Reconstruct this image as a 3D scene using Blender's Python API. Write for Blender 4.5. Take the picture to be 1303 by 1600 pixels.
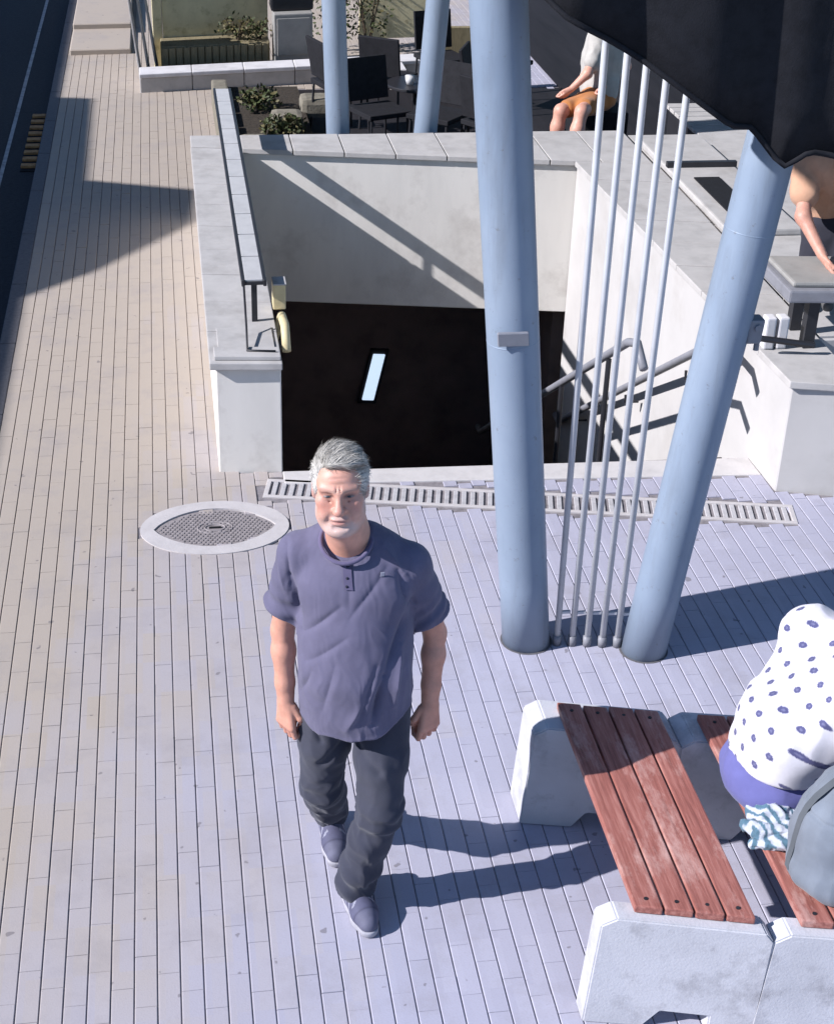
import bpy, bmesh, math, random
import numpy as np
from mathutils import Vector, Matrix
random.seed(7); rng = np.random.default_rng(7)
for o in list(bpy.data.objects): bpy.data.objects.remove(o)
scene = bpy.context.scene
col = scene.collection

# ---------------------------------------------------------------- camera
cd = bpy.data.cameras.new('camera'); cam = bpy.data.objects.new('camera', cd); col.objects.link(cam)
Rm = Matrix(((0.98798191, 0.04890490, -0.14662898),
             (-0.15156268, 0.49271261, -0.85689150),
             (0.03033975, 0.86881678, 0.49420330)))
cam.matrix_world = Matrix.Translation((0, 0, 3.85)) @ Rm.to_4x4()
cd.sensor_fit = 'VERTICAL'; cd.sensor_height = 36; cd.lens = 54.0
cd.clip_start = .05; cd.clip_end = 2000
scene.camera = cam
# ---------------------------------------------------------------- light
AZ = math.radians(11)           # shadows run along +X, turned 11 degrees towards +Y
EL = math.radians(33.5)
w = bpy.data.worlds.new('World'); scene.world = w; w.use_nodes = True
wn = w.node_tree.nodes; wl = w.node_tree.links
sky = wn.new('ShaderNodeTexSky'); sky.sky_type = 'NISHITA'; sky.sun_disc = False
sky.sun_elevation = EL
sun_from = Vector((-math.cos(AZ), -math.sin(AZ), 0))
sky.sun_rotation = math.atan2(sun_from.x, sun_from.y)
sky.air_density = 1.0; sky.dust_density = .2; sky.ozone_density = 6.0
bg = wn['Background']; bg.inputs['Strength'].default_value = .115
wl.new(sky.outputs[0], bg.inputs['Color'])
sd = bpy.data.lights.new('sun', 'SUN'); sun = bpy.data.objects.new('sun', sd); col.objects.link(sun)
sd.energy = 4.4; sd.angle = math.radians(.53); sd.color = (.97, .955, 1.0)
sdir = Vector((math.cos(EL) * math.cos(AZ), math.cos(EL) * math.sin(AZ), -math.sin(EL)))
sun.rotation_euler = sdir.to_track_quat('-Z', 'Y').to_euler(); sun.location = (-6, -2, 8)
scene.view_settings.view_transform = 'Standard'; scene.view_settings.look = 'None'
scene.view_settings.exposure = .74; scene.view_settings.gamma = 1
scene.view_settings.use_curve_mapping = False

# ---------------------------------------------------------------- helpers
def tag(o, label=None, cat=None, group=None, kind=None):
    if label: o['label'] = label
    if cat: o['category'] = cat
    if group: o['group'] = group
    if kind: o['kind'] = kind
    return o
def empty(name, loc, label=None, cat=None, group=None, kind=None, rz=0):
    o = bpy.data.objects.new(name, None); col.objects.link(o); o.location = loc
    o.rotation_euler = (0, 0, rz); o.empty_display_size = .1
    return tag(o, label, cat, group, kind)
def link(name, me, mat=None, parent=None, loc=None):
    """mesh given in world coordinates; the parent is an unrotated Empty or mesh"""
    o = bpy.data.objects.new(name, me); col.objects.link(o)
    if mat and not me.materials: me.materials.append(mat)
    if loc is not None: o.location = loc
    if parent:
        o.parent = parent
        o.matrix_parent_inverse = Matrix.Translation(-world_loc(parent))
    return o
def world_loc(o):
    v = Vector(o.location)
    while o.parent:
        v = v + o.matrix_parent_inverse.translation + (o.parent.location if o.parent else Vector())
        o = o.parent
    return v
class MB:
    def __init__(s): s.v = []; s.f = []
    def add(s, vs, fs):
        n = len(s.v); s.v += [tuple(p) for p in vs]; s.f += [tuple(i + n for i in f) for f in fs]; return s
    def box(s, x0, x1, y0, y1, z0, z1):
        return s.hexa([(x0, y0), (x1, y0), (x1, y1), (x0, y1)], z0, z1)
    def hexa(s, q, z0, z1):
        n = len(q)
        a = sum(q[i][0] * q[(i + 1) % n][1] - q[(i + 1) % n][0] * q[i][1] for i in range(n))
        if a < 0: q = q[::-1]
        vs = [(x, y, z0) for x, y in q] + [(x, y, z1) for x, y in q]
        fs = [tuple(range(n))[::-1], tuple(range(n, 2 * n))] + [(i, (i + 1) % n, n + (i + 1) % n, n + i) for i in range(n)]
        return s.add(vs, fs)
    def obox(s, c, ax, ay, az):
        """oriented box, centre and three half-axis vectors"""
        c, ax, ay, az = map(Vector, (c, ax, ay, az))
        vs = [c + i * ax + j * ay + k * az for k in (-1, 1) for j in (-1, 1) for i in (-1, 1)]
        return s.add(vs, [(0, 2, 3, 1), (4, 5, 7, 6), (0, 1, 5, 4), (2, 6, 7, 3), (0, 4, 6, 2), (1, 3, 7, 5)])
    def tube(s, pts, r, seg=10, cap=True):
        pts = [Vector(p) for p in pts]
        rs = r if isinstance(r, (list, tuple)) else [r] * len(pts)
        n0 = len(s.v); up = None
        for i, p in enumerate(pts):
            t = (pts[min(i + 1, len(pts) - 1)] - pts[max(i - 1, 0)]).normalized()
            if up is None: up = t.orthogonal().normalized()
            u = (up - t * up.dot(t)).normalized(); vv = t.cross(u); up = u
            for k in range(seg):
                a = 2 * math.pi * k / seg
                s.v.append(tuple(p + rs[i] * (math.cos(a) * u + math.sin(a) * vv)))
        for i in range(len(pts) - 1):
            for k in range(seg):
                a = n0 + i * seg + k; b = n0 + i * seg + (k + 1) % seg
                s.f.append((a, b, b + seg, a + seg))
        if cap:
            s.f.append(tuple(range(n0, n0 + seg))[::-1]); e = n0 + (len(pts) - 1) * seg
            s.f.append(tuple(range(e, e + seg)))
        return s
    def mesh(s, bevel=0, seg=2, smooth=False):
        me = bpy.data.meshes.new('m'); me.from_pydata(s.v, [], s.f)
        if bevel:
            bm = bmesh.new(); bm.from_mesh(me)
            bmesh.ops.bevel(bm, geom=list(bm.edges), offset=bevel, segments=seg, affect='EDGES', profile=.6)
            bm.to_mesh(me); bm.free()
        if smooth: me.polygons.foreach_set('use_smooth', [True] * len(me.polygons))
        me.update(); return me
    def obj(s, name, mat=None, parent=None, bevel=0, seg=2, smooth=False):
        return link(name, s.mesh(bevel, seg, smooth), mat, parent)

# ---------------------------------------------------------------- materials
class N:
    def __init__(s, name, rough=.7, spec=.3, metal=0):
        s.m = bpy.data.materials.new(name); s.m.use_nodes = True
        s.t = s.m.node_tree; s.b = s.t.nodes['Principled BSDF']
        s.b.inputs['Roughness'].default_value = rough
        s.b.inputs['Specular IOR Level'].default_value = spec
        s.b.inputs['Metallic'].default_value = metal
    def n(s, kind, **kw):
        nd = s.t.nodes.new(kind)
        for k, v in kw.items():
            if k.startswith('i_'):
                k = k[2:]; k = int(k) if k.isdigit() else k.replace('_', ' ')
                nd.inputs[k].default_value = v
            else: setattr(nd, k, v)
        return nd
    def l(s, a, b): s.t.links.new(a, b)
    def coord(s, world=True):
        return s.n('ShaderNodeNewGeometry').outputs['Position'] if world else s.n('ShaderNodeTexCoord').outputs['Object']
    def noise(s, vec, scale, detail=4, rough=.55, stretch=None):
        if stretch:
            mp = s.n('ShaderNodeMapping'); mp.inputs['Scale'].default_value = stretch; s.l(vec, mp.inputs[0]); vec = mp.outputs[0]
        nd = s.n('ShaderNodeTexNoise'); nd.inputs['Scale'].default_value = scale
        nd.inputs['Detail'].default_value = detail; nd.inputs['Roughness'].default_value = rough
        s.l(vec, nd.inputs['Vector']); return nd.outputs['Fac']
    def ramp(s, fac, stops):
        r = s.n('ShaderNodeValToRGB'); e = r.color_ramp.elements
        e[0].position, e[0].color = stops[0][0], (*stops[0][1], 1)
        e[1].position, e[1].color = stops[-1][0], (*stops[-1][1], 1)
        for p, c in stops[1:-1]:
            x = e.new(p); x.color = (*c, 1)
        s.l(fac, r.inputs[0]); return r.outputs[0]
    def mix(s, a, b, fac, mode='MIX'):
        m = s.n('ShaderNodeMix', data_type='RGBA', blend_type=mode)
        for src, i in ((fac, 0), (a, 6), (b, 7)):
            if hasattr(src, 'links'): s.l(src, m.inputs[i])
            else: m.inputs[i].default_value = src if i == 0 else (*src, 1)
        return m.outputs[2]
    def bump(s, h, strength=.3, dist=.01):
        b = s.n('ShaderNodeBump'); b.inputs['Strength'].default_value = strength; b.inputs['Distance'].default_value = dist
        s.l(h, b.inputs['Height']); s.l(b.outputs[0], s.b.inputs['Normal'])
    def color(s, c):
        if hasattr(c, 'links'): s.l(c, s.b.inputs['Base Color'])
        else: s.b.inputs['Base Color'].default_value = (*c, 1)
def sc(c, k): return tuple(min(1, x * k) for x in c)
def surf(name, c, rough=.75, var=.25, scale=6, bump=.25, bscale=60, dist=.004, spec=.25, world=True, metal=0, stretch=None, dirt=None):
    m = N(name, rough, spec, metal); p = m.coord(world)
    f = m.noise(p, scale, 6, .6, stretch)
    cc = m.ramp(f, [(.3, sc(c, 1 - var)), (.5, c), (.72, sc(c, 1 + var * .7))])
    if dirt:
        g = m.noise(p, dirt[1], 5, .7); cc = m.mix(cc, dirt[0], m.ramp(g, [(.52, (0, 0, 0)), (.75, (dirt[2],) * 3)]))
    m.color(cc)
    if bump: m.bump(m.noise(p, bscale, 3, .6, stretch), bump, dist)
    return m.m
MT = {}
MT['concrete'] = surf('concrete_white', (.62, .60, .60), .8, .12, 5, .25, 90, .003, dirt=((.36, .34, .34), 3, .6))
MT['bench_concrete'] = surf('bench_concrete', (.48, .475, .495), .8, .12, 4, .4, 120, .003, dirt=((.25, .24, .25), 6, .8))
MT['render'] = surf('wall_render', (.68, .645, .59), .85, .10, 3.5, .15, 120, .002, stretch=(1, 1, .25), dirt=((.42, .38, .34), 2.2, .7))
MT['render_low_bounce'] = surf('wall_render_low_bounce', (.47, .45, .43), .85, .08, 2.5, .15, 120, .002, dirt=((.34, .31, .28), 1.6, .5))  # same paint as the other walls, darkened in colour to cut bounced light
MT['cap'] = surf('cap_stone', (.44, .42, .40), .75, .14, 7, .2, 90, .003, dirt=((.30, .28, .26), 4, .6))
MT['thr'] = surf('threshold_stone', (.55, .52, .50), .7, .12, 8, .2, 70, .003)
MT['bed'] = surf('joint_sand', (.22, .20, .205), .95, .3, 30, .4, 120, .004)
MT['ground'] = surf('far_paving', (.26, .24, .23), .9, .2, 3)
MT['asphalt'] = surf('asphalt', (.028, .028, .034), .85, .35, 40, .5, 200, .006)
MT['kerb'] = surf('kerb_granite', (.13, .125, .13), .8, .2, 40)
MT['paint'] = surf('road_paint', (.34, .33, .33), .7, .4, 14)
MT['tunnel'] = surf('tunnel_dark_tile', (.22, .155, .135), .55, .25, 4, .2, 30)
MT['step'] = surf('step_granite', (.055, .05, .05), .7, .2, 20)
MT['dark_steel'] = surf('dark_steel', (.022, .022, .026), .45, .2, 12, 0, spec=.4)
MT['rail_plate'] = surf('rail_plate', (.50, .49, .48), .4, .12, 9, 0, spec=.5)
MT['galv'] = surf('galvanised_bar', (.46, .44, .44), .45, .2, 25, .1, 90, .001, spec=.5)
MT['sun_orange'] = surf('sun_orange_bar', (.42, .22, .09), .8, .4, 30)  # orange stands in for sunlight on the gully bars
MT['void'] = surf('drain_void', (.012, .012, .014), .9, .2, 20)
MT['iron'] = surf('cast_iron', (.27, .24, .235), .65, .25, 35, .3, 140, .002, spec=.4)
MT['ring'] = surf('manhole_ring', (.50, .465, .45), .8, .1, 10, .25, 100, .003)
MT['yellow_rail'] = surf('pale_yellow_rail', (.62, .52, .30), .5, .15, 12)
MT['dark_floor'] = surf('near_black_floor', (.016, .014, .016), .8, .4, 6, .3, 40, stretch=(1, .1, 1))  # near-black; on the terrace floor it stands in for canopy shade
MT['grey_metal'] = surf('grey_metal', (.22, .22, .24), .5, .15, 12, .1, spec=.4)
MT['cabinet'] = surf('cabinet_grey', (.30, .29, .27), .6, .12, 10)
MT['cream'] = surf('cream_panel', (.62, .55, .34), .7, .12, 8, .2, 60, dirt=((.28, .24, .12), 9, .8))
MT['olive'] = surf('olive_panel', (.24, .20, .12), .75, .25, 12, stretch=(6, 1, 1))
MT['soil'] = surf('soil', (.05, .04, .03), .95, .4, 25, .6, 60, .02)
MT['stone'] = surf('bed_stone', (.20, .18, .14), .9, .3, 9, .4, 40, .01)
MT['leaf'] = surf('shrub_leaf', (.050, .062, .022), .6, .5, 9, 0)
MT['leaf2'] = surf('shrub_leaf_dry', (.10, .085, .035), .6, .5, 9, 0)
MT['bark'] = surf('bark', (.06, .045, .03), .9, .3, 20)
MT['canopy'] = surf('canopy_panel', (.12, .125, .135), .6, .1, 3, 0)
MT['facade'] = surf('shade_facade', (.30, .27, .24), .85, .15, 2)
MT['glass'] = surf('window_glass', (.02, .025, .03), .1, .1, 2, 0, spec=.6)
MT['white_plastic'] = surf('white_plastic', (.6, .6, .6), .5, .1, 8, 0)
MT['black'] = surf('black_fabric', (.014, .014, .017), .85, .3, 20, .3, 150)

def paver_mat():
    m = N('paver_lilac', .82, .2); p = m.coord()
    sp = m.n('ShaderNodeSeparateXYZ'); m.l(p, sp.inputs[0])
    def snap(o, k):
        a = m.n('ShaderNodeMath', operation='MULTIPLY'); a.inputs[1].default_value = 1 / k; m.l(o, a.inputs[0])
        b = m.n('ShaderNodeMath', operation='FLOOR'); m.l(a.outputs[0], b.inputs[0]); return b.outputs[0]
    rx = snap(sp.outputs[0], .075); ry = snap(sp.outputs[1], .22)
    cb = m.n('ShaderNodeCombineXYZ'); m.l(rx, cb.inputs[0]); m.l(ry, cb.inputs[1])
    wnz = m.n('ShaderNodeTexWhiteNoise'); m.l(cb.outputs[0], wnz.inputs[0])
    base = m.ramp(wnz.outputs['Value'], [(0, (.385, .375, .445)), (.5, (.40, .39, .46)), (1, (.415, .405, .475))])
    big = m.noise(p, .9, 4, .6)
    # warm colour cast towards the road and far end, put into the paver colour
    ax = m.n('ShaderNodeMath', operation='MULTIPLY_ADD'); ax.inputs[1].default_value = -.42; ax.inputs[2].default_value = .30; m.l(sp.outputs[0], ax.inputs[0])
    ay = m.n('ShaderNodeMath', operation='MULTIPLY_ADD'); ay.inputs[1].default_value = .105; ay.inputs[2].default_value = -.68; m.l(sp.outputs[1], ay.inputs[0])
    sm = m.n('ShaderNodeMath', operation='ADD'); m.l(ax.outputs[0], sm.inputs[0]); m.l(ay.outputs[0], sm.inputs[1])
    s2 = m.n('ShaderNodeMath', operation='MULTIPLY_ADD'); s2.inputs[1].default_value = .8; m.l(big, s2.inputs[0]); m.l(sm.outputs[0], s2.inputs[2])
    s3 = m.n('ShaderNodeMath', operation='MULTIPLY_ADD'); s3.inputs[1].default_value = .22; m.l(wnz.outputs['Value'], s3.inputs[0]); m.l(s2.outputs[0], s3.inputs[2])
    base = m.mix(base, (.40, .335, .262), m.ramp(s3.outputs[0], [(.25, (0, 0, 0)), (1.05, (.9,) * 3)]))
    st = m.noise(p, 3.2, 6, .7)
    base = m.mix(base, (.27, .245, .25), m.ramp(st, [(.50, (0, 0, 0)), (.8, (.55,) * 3)]))
    fine = m.noise(p, 160, 3, .6)
    base = m.mix(base, (.30, .27, .28), m.ramp(fine, [(.5, (0, 0, 0)), (.8, (.35,) * 3)]))
    spot = m.noise(p, 17, 2, .5)
    base = m.mix(base, (.14, .125, .13), m.ramp(spot, [(.71, (0, 0, 0)), (.735, (.6,) * 3)]))
    m.color(base); m.bump(fine, .25, .002); return m.m
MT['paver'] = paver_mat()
def wood_mat():
    m = N('red_stained_slat', .5, .35); p = m.coord()
    g = m.noise(p, 14, 8, .65, (6, .35, 6))
    c = m.ramp(g, [(.28, (.17, .058, .046)), (.5, (.32, .118, .092)), (.72, (.45, .205, .165))])
    wear = m.noise(p, 5.5, 7, .75, (1.6, .5, 1))
    c = m.mix(c, (.55, .34, .29), m.ramp(wear, [(.50, (0, 0, 0)), (.66, (.85,) * 3)]))
    m.color(c); m.bump(g, .35, .003); return m.m
MT['slat'] = wood_mat()
def column_mat():
    m = N('blue_grey_paint', .45, .35, .08); p = m.coord()
    f = m.noise(p, 2.2, 5, .6, (1, 1, .5)); c = m.ramp(f, [(.3, (.20, .25, .32)), (.55, (.25, .305, .38)), (.75, (.30, .355, .425))])
    st = m.noise(p, 9, 6, .7, (1, 1, .12)); c = m.mix(c, (.13, .14, .15), m.ramp(st, [(.50, (0, 0, 0)), (.75, (.45,) * 3)]))
    sc2 = m.noise(p, 26, 5, .75); c = m.mix(c, (.16, .15, .14), m.ramp(sc2, [(.62, (0, 0, 0)), (.70, (.55,) * 3)]))
    m.color(c); m.bump(m.noise(p, 60, 2), .06, .002); return m.m
MT['column'] = column_mat()
MT['rod'] = surf('rod_paint', (.54, .55, .57), .35, .1, 8, 0, spec=.5)
def attr_mat(name, rough=.7, bump=0, bscale=300, dist=.001, spec=.25, var=.12, vscale=20, sheen=0, sss=0, weave=False):
    m = N(name, rough, spec); p = m.coord(False)
    a = m.n('ShaderNodeAttribute', attribute_name='Col')
    f = m.noise(p, vscale, 5, .6)
    c = m.mix(a.outputs['Color'], m.ramp(f, [(.3, (1 - var,) * 3), (.7, (1 + var,) * 3)]), 1.0, 'MULTIPLY')
    m.color(c)
    if bump: m.bump(m.noise(p, bscale, 3), bump, dist)
    if sheen: m.b.inputs['Sheen Weight'].default_value = sheen
    if sss:
        m.b.inputs['Subsurface Weight'].default_value = sss; m.b.inputs['Subsurface Radius'].default_value = (.01, .004, .002)
        m.b.inputs['Subsurface Scale'].default_value = .5
    return m.m
MT['skin'] = attr_mat('skin', .5, .25, 260, .0012, .4, .10, 30, sss=.12)
MT['cloth'] = attr_mat('cloth', .9, .25, 500, .001, .12, .10, 12, sheen=.15)
MT['hair'] = attr_mat('grey_hair', .55, .2, 300, .001, .35, .25, 120)
MT['shoe'] = attr_mat('shoe', .7, .25, 300, .001, .25, .15, 25)

# ================================================================ SETTING
HX0, HX1, HY0, HY1 = .16, 3.36, 7.16, 11.22       # footprint of the stairwell
def sheet_with_hole(x0, x1, y0, y1, z, hole):
    a, b, c, d = hole; m = MB()
    for q in ((x0, x1, y0, c), (x0, x1, d, y1), (x0, a, c, d), (b, x1, c, d)):
        m.add([(q[0], q[2], z), (q[1], q[2], z), (q[1], q[3], z), (q[0], q[3], z)], [(0, 1, 2, 3)])
    return m
HOLE = (.3, 3.1, 7.06, 11.1)
tag(sheet_with_hole(-600, 600, -300, 900, -.14, HOLE).obj('ground', MT['ground']), kind='structure')
m = MB(); m.add([(-9, -40, -.08), (-1.1, -40, -.08), (-1.1, 120, -.08), (-9, 120, -.08)], [(0, 1, 2, 3)])
road = tag(m.obj('road', MT['asphalt']), kind='structure')
m = MB(); m.add([(-1.43, -40, -.075), (-1.40, -40, -.075), (-1.30, 120, -.075), (-1.34, 120, -.075)], [(0, 1, 2, 3)])
m.obj('edge_line', MT['paint'], road)
pave = tag(sheet_with_hole(-1.0, 4.9, 0, 30, -.0055, HOLE).obj('pavement', MT['bed']), kind='structure')
kerb = tag(MB().box(-1.095, -1.005, -2, 30, -.13, -.03).obj('kerb', MT['bed']), kind='structure')
ks = MB().box(-.05, .05, -.496, .496, -.13, .0).mesh(.008)
for i in range(22):
    o = link('kerb_stone', ks, MT['kerb'], kerb); o.location = (-1.05, 2.5 + i, .002)
# floor under the canopy, its shade put into the near-black colour
tag(MB().hexa([(4.9, 4), (30, 4), (30, 60), (3.85, 60), (3.85, 13.2), (4.9, 13.2)], -.13, .012).obj('shade_dark_floor', MT['dark_floor']), kind='structure')

tag(MB().box(1.24, 3.86, 11.24, 15.0, -.1, -.001).obj('dark_paving', MT['dark_floor']), kind='structure')
# grate line and manhole are let into the paving
GA, GB = Vector((.41, 7.00)), Vector((3.06, 6.46)); gdir = (GB - GA).normalized(); gnorm = Vector((-gdir.y, gdir.x)); GW = .085
MHC, MHA, MHB = Vector((.125, 6.62)), .365, .26
def blocked(x0, x1, y0, y1):
    cx, cy = (x0 + x1) / 2, (y0 + y1) / 2
    lim = 7.215 if cx < .50 else (7.055 - .059 * (cx - .5) if cx < 3.04 else 6.72 - .29 * (cx - 3.06))
    if .21 < cx < 3.38 and y1 > lim and y0 < HY1 - .02: return True
    if cx > 3.85 and cy > 13.2: return True
    if 1.24 < cx < 3.85 and 11.2 < cy < 15.05: return True
    if ((cx - MHC.x) / (MHA - .01)) ** 2 + ((cy - MHC.y) / (MHB - .01)) ** 2 < 1: return True
    for px, py in ((cx, cy), (cx, y0), (cx, y1)):
        q = Vector((px, py)) - GA; t = q.dot(gdir)
        if -.02 < t < (GB - GA).length + .02 and abs(q.dot(gnorm)) < GW + .012: return True
    for bx, by in ((1.45, 5.49), (1.95, 5.36)):
        if math.hypot(cx - bx, cy - by) < .05: return True
    return False
pv = []
PW = .075
for r in range(79):
    x0 = -1.0 + r * PW
    if x0 > 4.85: break
    ph = (r * .618 % 1) * .22
    L = .22
    y = -.2 + ph
    while y < 19.5:
        y1 = y + L
        segs = [(y, y1)]
        if blocked(x0, x0 + PW, y, y1):         # cut pavers against the openings in short pieces
            segs = [(y + k * L / 4, y + (k + 1) * L / 4) for k in range(4)]
            segs = [q for q in segs if not blocked(x0, x0 + PW, *q)]
            mg = []
            for q in segs:
                if mg and abs(mg[-1][1] - q[0]) < 1e-4: mg[-1] = (mg[-1][0], q[1])
                else: mg.append(q)
            segs = mg
        pv += [(x0, a, b) for a, b in segs]
        y = y1
def paver_geo(mb, cx, cy, w, l, dz=0, tx=0, ty=0):
    gx, gy, e = .0034, .0006, .0028
    def P(x, y, z): return (cx + x, cy + y, z + dz + tx * x + ty * y if z > -.011 else z)
    hw, hl = w / 2 - gx / 2 * 1.0, l / 2 - gy
    a = [P(-hw, -hl, -.011), P(hw, -hl, -.011), P(hw, hl, -.011), P(-hw, hl, -.011)]
    b = [P(-hw, -hl, -e), P(hw, -hl, -e), P(hw, hl, -e), P(-hw, hl, -e)]
    f = e * .9; c = [P(-hw + f, -hl + f * .15, 0), P(hw - f, -hl + f * .15, 0), P(hw - f, hl - f * .15, 0), P(-hw + f, hl - f * .15, 0)]
    fs = []
    for i in range(4):
        j = (i + 1) % 4; fs += [(i, j, 4 + j, 4 + i), (4 + i, 4 + j, 8 + j, 8 + i)]
    mb.add(a + b + c, fs + [(8, 9, 10, 11)])
def vis_rank(q):
    x, y = q[0] + PW / 2, (q[1] + q[2]) / 2
    xl, xr = -.67 - (y - 3.4) * .055, 1.98 + (y - 3.25) * .42
    if x < xl or x > xr or y < 3.25: return 1e9
    if y < 4.75 and 1.12 < x: return 1e8
    return y
pv.sort(key=vis_rank)
full = MB(); paver_geo(full, 0, 0, PW, .22); pmesh = full.mesh(); pmesh.materials.append(MT['paver'])
ind = [q for q in pv if abs(q[2] - q[1] - .22) < 1e-3][:300]; inds = set(ind)
for q in ind:
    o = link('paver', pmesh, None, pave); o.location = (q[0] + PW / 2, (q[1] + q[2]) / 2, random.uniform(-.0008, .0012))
    o.rotation_euler = (random.gauss(0, .004), random.gauss(0, .006), random.gauss(0, .002))
rest = MB()
for q in pv:
    if q not in inds: paver_geo(rest, q[0] + PW / 2, (q[1] + q[2]) / 2, PW, q[2] - q[1], random.uniform(-.0008, .0012), random.gauss(0, .006), random.gauss(0, .004))
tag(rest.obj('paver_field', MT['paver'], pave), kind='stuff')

# ---------------------------------------------------------------- stairwell of the underpass
ue = empty('underpass_entrance', (1.7, 9, 0), 'pale walled stairwell opening with stairs going down into a dark underpass', 'stairwell')
ZT = .60
def wallpart(q, z0, z1, name='wall', mat='render'): return MB().hexa(q, z0, z1).obj(name, MT[mat], ue, .006, 1)
wl_ = wallpart([(.17, 7.20), (.50, 7.17), (.50, 10.91), (.17, 10.97)], -3.0, ZT)
wf_ = wallpart([(.17, 10.98), (3.30, 10.42), (3.30, 11.20), (.17, 11.20)], -.53, ZT)
wr_ = wallpart([(3.06, 6.72), (3.36, 6.63), (3.40, 10.39), (2.87, 10.49)], -3.0, ZT, 'wall', 'render_low_bounce')
def caps(pts0, pts1, n, over=.0, z0=ZT + .002, z1=ZT + .04):
    """cap stones between two edge lines"""
    a0, a1 = map(Vector, pts0); b0, b1 = map(Vector, pts1)
    for i in range(n):
        t0, t1 = i / n, (i + 1) / n; g = .004 / (a1 - a0).length
        q = [a0.lerp(a1, t0 + g), a0.lerp(a1, t1 - g), b0.lerp(b1, t1 - g), b0.lerp(b1, t0 + g)]
        MB().hexa([(v.x, v.y) for v in q], z0, z1 + random.uniform(-.002, .002)).obj('cap_stone', MT['cap'], ue, .005, 2)
caps(((.14, 7.16), (.14, 10.945)), ((.505, 7.13), (.505, 10.88)), 9)
caps(((.14, 10.955), (3.40, 10.375)), ((.14, 11.23), (3.40, 11.23)), 9)
caps(((3.035, 6.69), (2.845, 10.465)), ((3.39, 6.60), (3.42, 10.365)), 9)
MB().hexa([(.165, 7.195), (.50, 7.165), (.50, 7.29), (.165, 7.32)], ZT + .0425, ZT + .066).obj('cap_stone', MT['cap'], ue, .005, 2)
MB().hexa([(.50, 7.035), (3.045, 6.89), (3.04, 7.09), (.50, 7.17)], -.2, .004).obj('threshold', MT['thr'], ue, .006, 2)
for i in range(17):
    y = 7.17 - .0 + i * .262; z = -.17 * (i + 1)
    if i == 0: q = [(.503, 7.172), (3.03, 7.102), (3.03, y + .262), (.503, y + .262)]
    else: q = [(.503, y), (3.03, y), (3.03, y + .30), (.503, y + .30)]
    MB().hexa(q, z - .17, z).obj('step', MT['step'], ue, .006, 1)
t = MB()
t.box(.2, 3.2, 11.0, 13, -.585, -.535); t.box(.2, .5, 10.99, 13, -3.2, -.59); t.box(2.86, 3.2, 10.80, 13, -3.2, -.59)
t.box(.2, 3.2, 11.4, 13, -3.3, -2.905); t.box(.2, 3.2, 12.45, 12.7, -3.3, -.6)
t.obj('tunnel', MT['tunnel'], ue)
for x0, x1, q in ((.17, .50, 7.24),):
    MB().box(.19, .48, 7.26, 7.6, ZT + .043, ZT + .05).obj('cover_plate', MT['cap'], ue, .002, 1)

# glowing strip added for a bright patch of light at the underpass end
lp = empty('tunnel_glow_strip', (1.67, 12.43, -2.9), 'slanted blue-white glowing strip standing in for a patch of light in the underpass', 'lamp')
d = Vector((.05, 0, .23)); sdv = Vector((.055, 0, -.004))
MB().obox((1.685, 12.42, -1.89), d * 1.13, sdv * 1.5, (0, .02, 0)).obj('glow_housing', MT['dark_steel'], lp, .004, 1)
em = N('light_patch_glow'); em.color((.7, .75, .8)); em.b.inputs['Emission Color'].default_value = (.62, .78, 1, 1); em.b.inputs['Emission Strength'].default_value = .62
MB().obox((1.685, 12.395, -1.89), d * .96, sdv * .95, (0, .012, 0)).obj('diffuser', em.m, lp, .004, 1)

# handrail on the left parapet
hr = empty('parapet_handrail', (.40, 9.6, ZT), 'flat pale handrail with dark edges on the left parapet of the stairwell', 'handrail')
ya, yb = 7.68, 11.62
n = 11
for i in range(n):
    y0, y1 = ya + (yb - ya) * i / n, ya + (yb - ya) * (i + 1) / n
    MB().box(.352, .448, y0 + .008, y1 - .008, .858, .883).obj('rail_plate', MT['rail_plate'], hr, .003, 1)
for x in (.343, .457): MB().box(x - .009, x + .009, ya - .01, yb + .01, .848, .884).obj('rail_edge', MT['dark_steel'], hr, .003, 1)
for i in range(n + 1):
    y = ya + (yb - ya) * i / n
    MB().box(.352, .448, y - .0075, y + .0075, .856, .872).obj('crossbar', MT['dark_steel'], hr)
for y in (7.70, 8.85, 10.40, 11.60): MB().box(.385, .415, y - .012, y + .012, ZT + .042 if y < 11.2 else 0, .855).obj('post', MT['dark_steel'], hr)
# end frame that drops to the cap
fr = MB(); fr.tube([(.345, 7.68, .865), (.345, 7.50, .70), (.335, 7.24, .672), (.478, 7.22, .672)], .006, 6)
fr.obj('end_frame', MT['dark_steel'], hr, smooth=True)

def stair_rail(name, label, x, pts, mat, n_post, wall_dx=0):
    e = empty(name, (x, pts[0][0], 0), label, 'handrail', 'handrails of the stairs')
    MB().tube([(x, y, z) for y, z in pts], .024, 10).obj('rail', mat, e, smooth=True)
    for k in range(n_post):
        t = (k + .5) / n_post; (y0, z0), (y1, z1) = pts[1], pts[-2]
        y, z = y0 + (y1 - y0) * t, z0 + (z1 - z0) * t
        if wall_dx: MB().tube([(x, y, z - .01), (x, y, z - .06), (x + wall_dx, y, z - .06)], .009, 6).obj('bracket', MT['dark_steel'], e)
        else: MB().tube([(x, y, z), (x, y, z - .95)], .016, 8).obj('post', MT['dark_steel'], e)
    return e
sl = -.17 / .262
stair_rail('stair_handrail', 'pale yellow handrail inside the left wall of the stairwell', .545, [(7.38, .60), (7.48, .70), (7.72, .66), (10.6, .66 + sl * 2.88), (10.8, .66 + sl * 2.88)], MT['yellow_rail'], 4, -.05)
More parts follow.
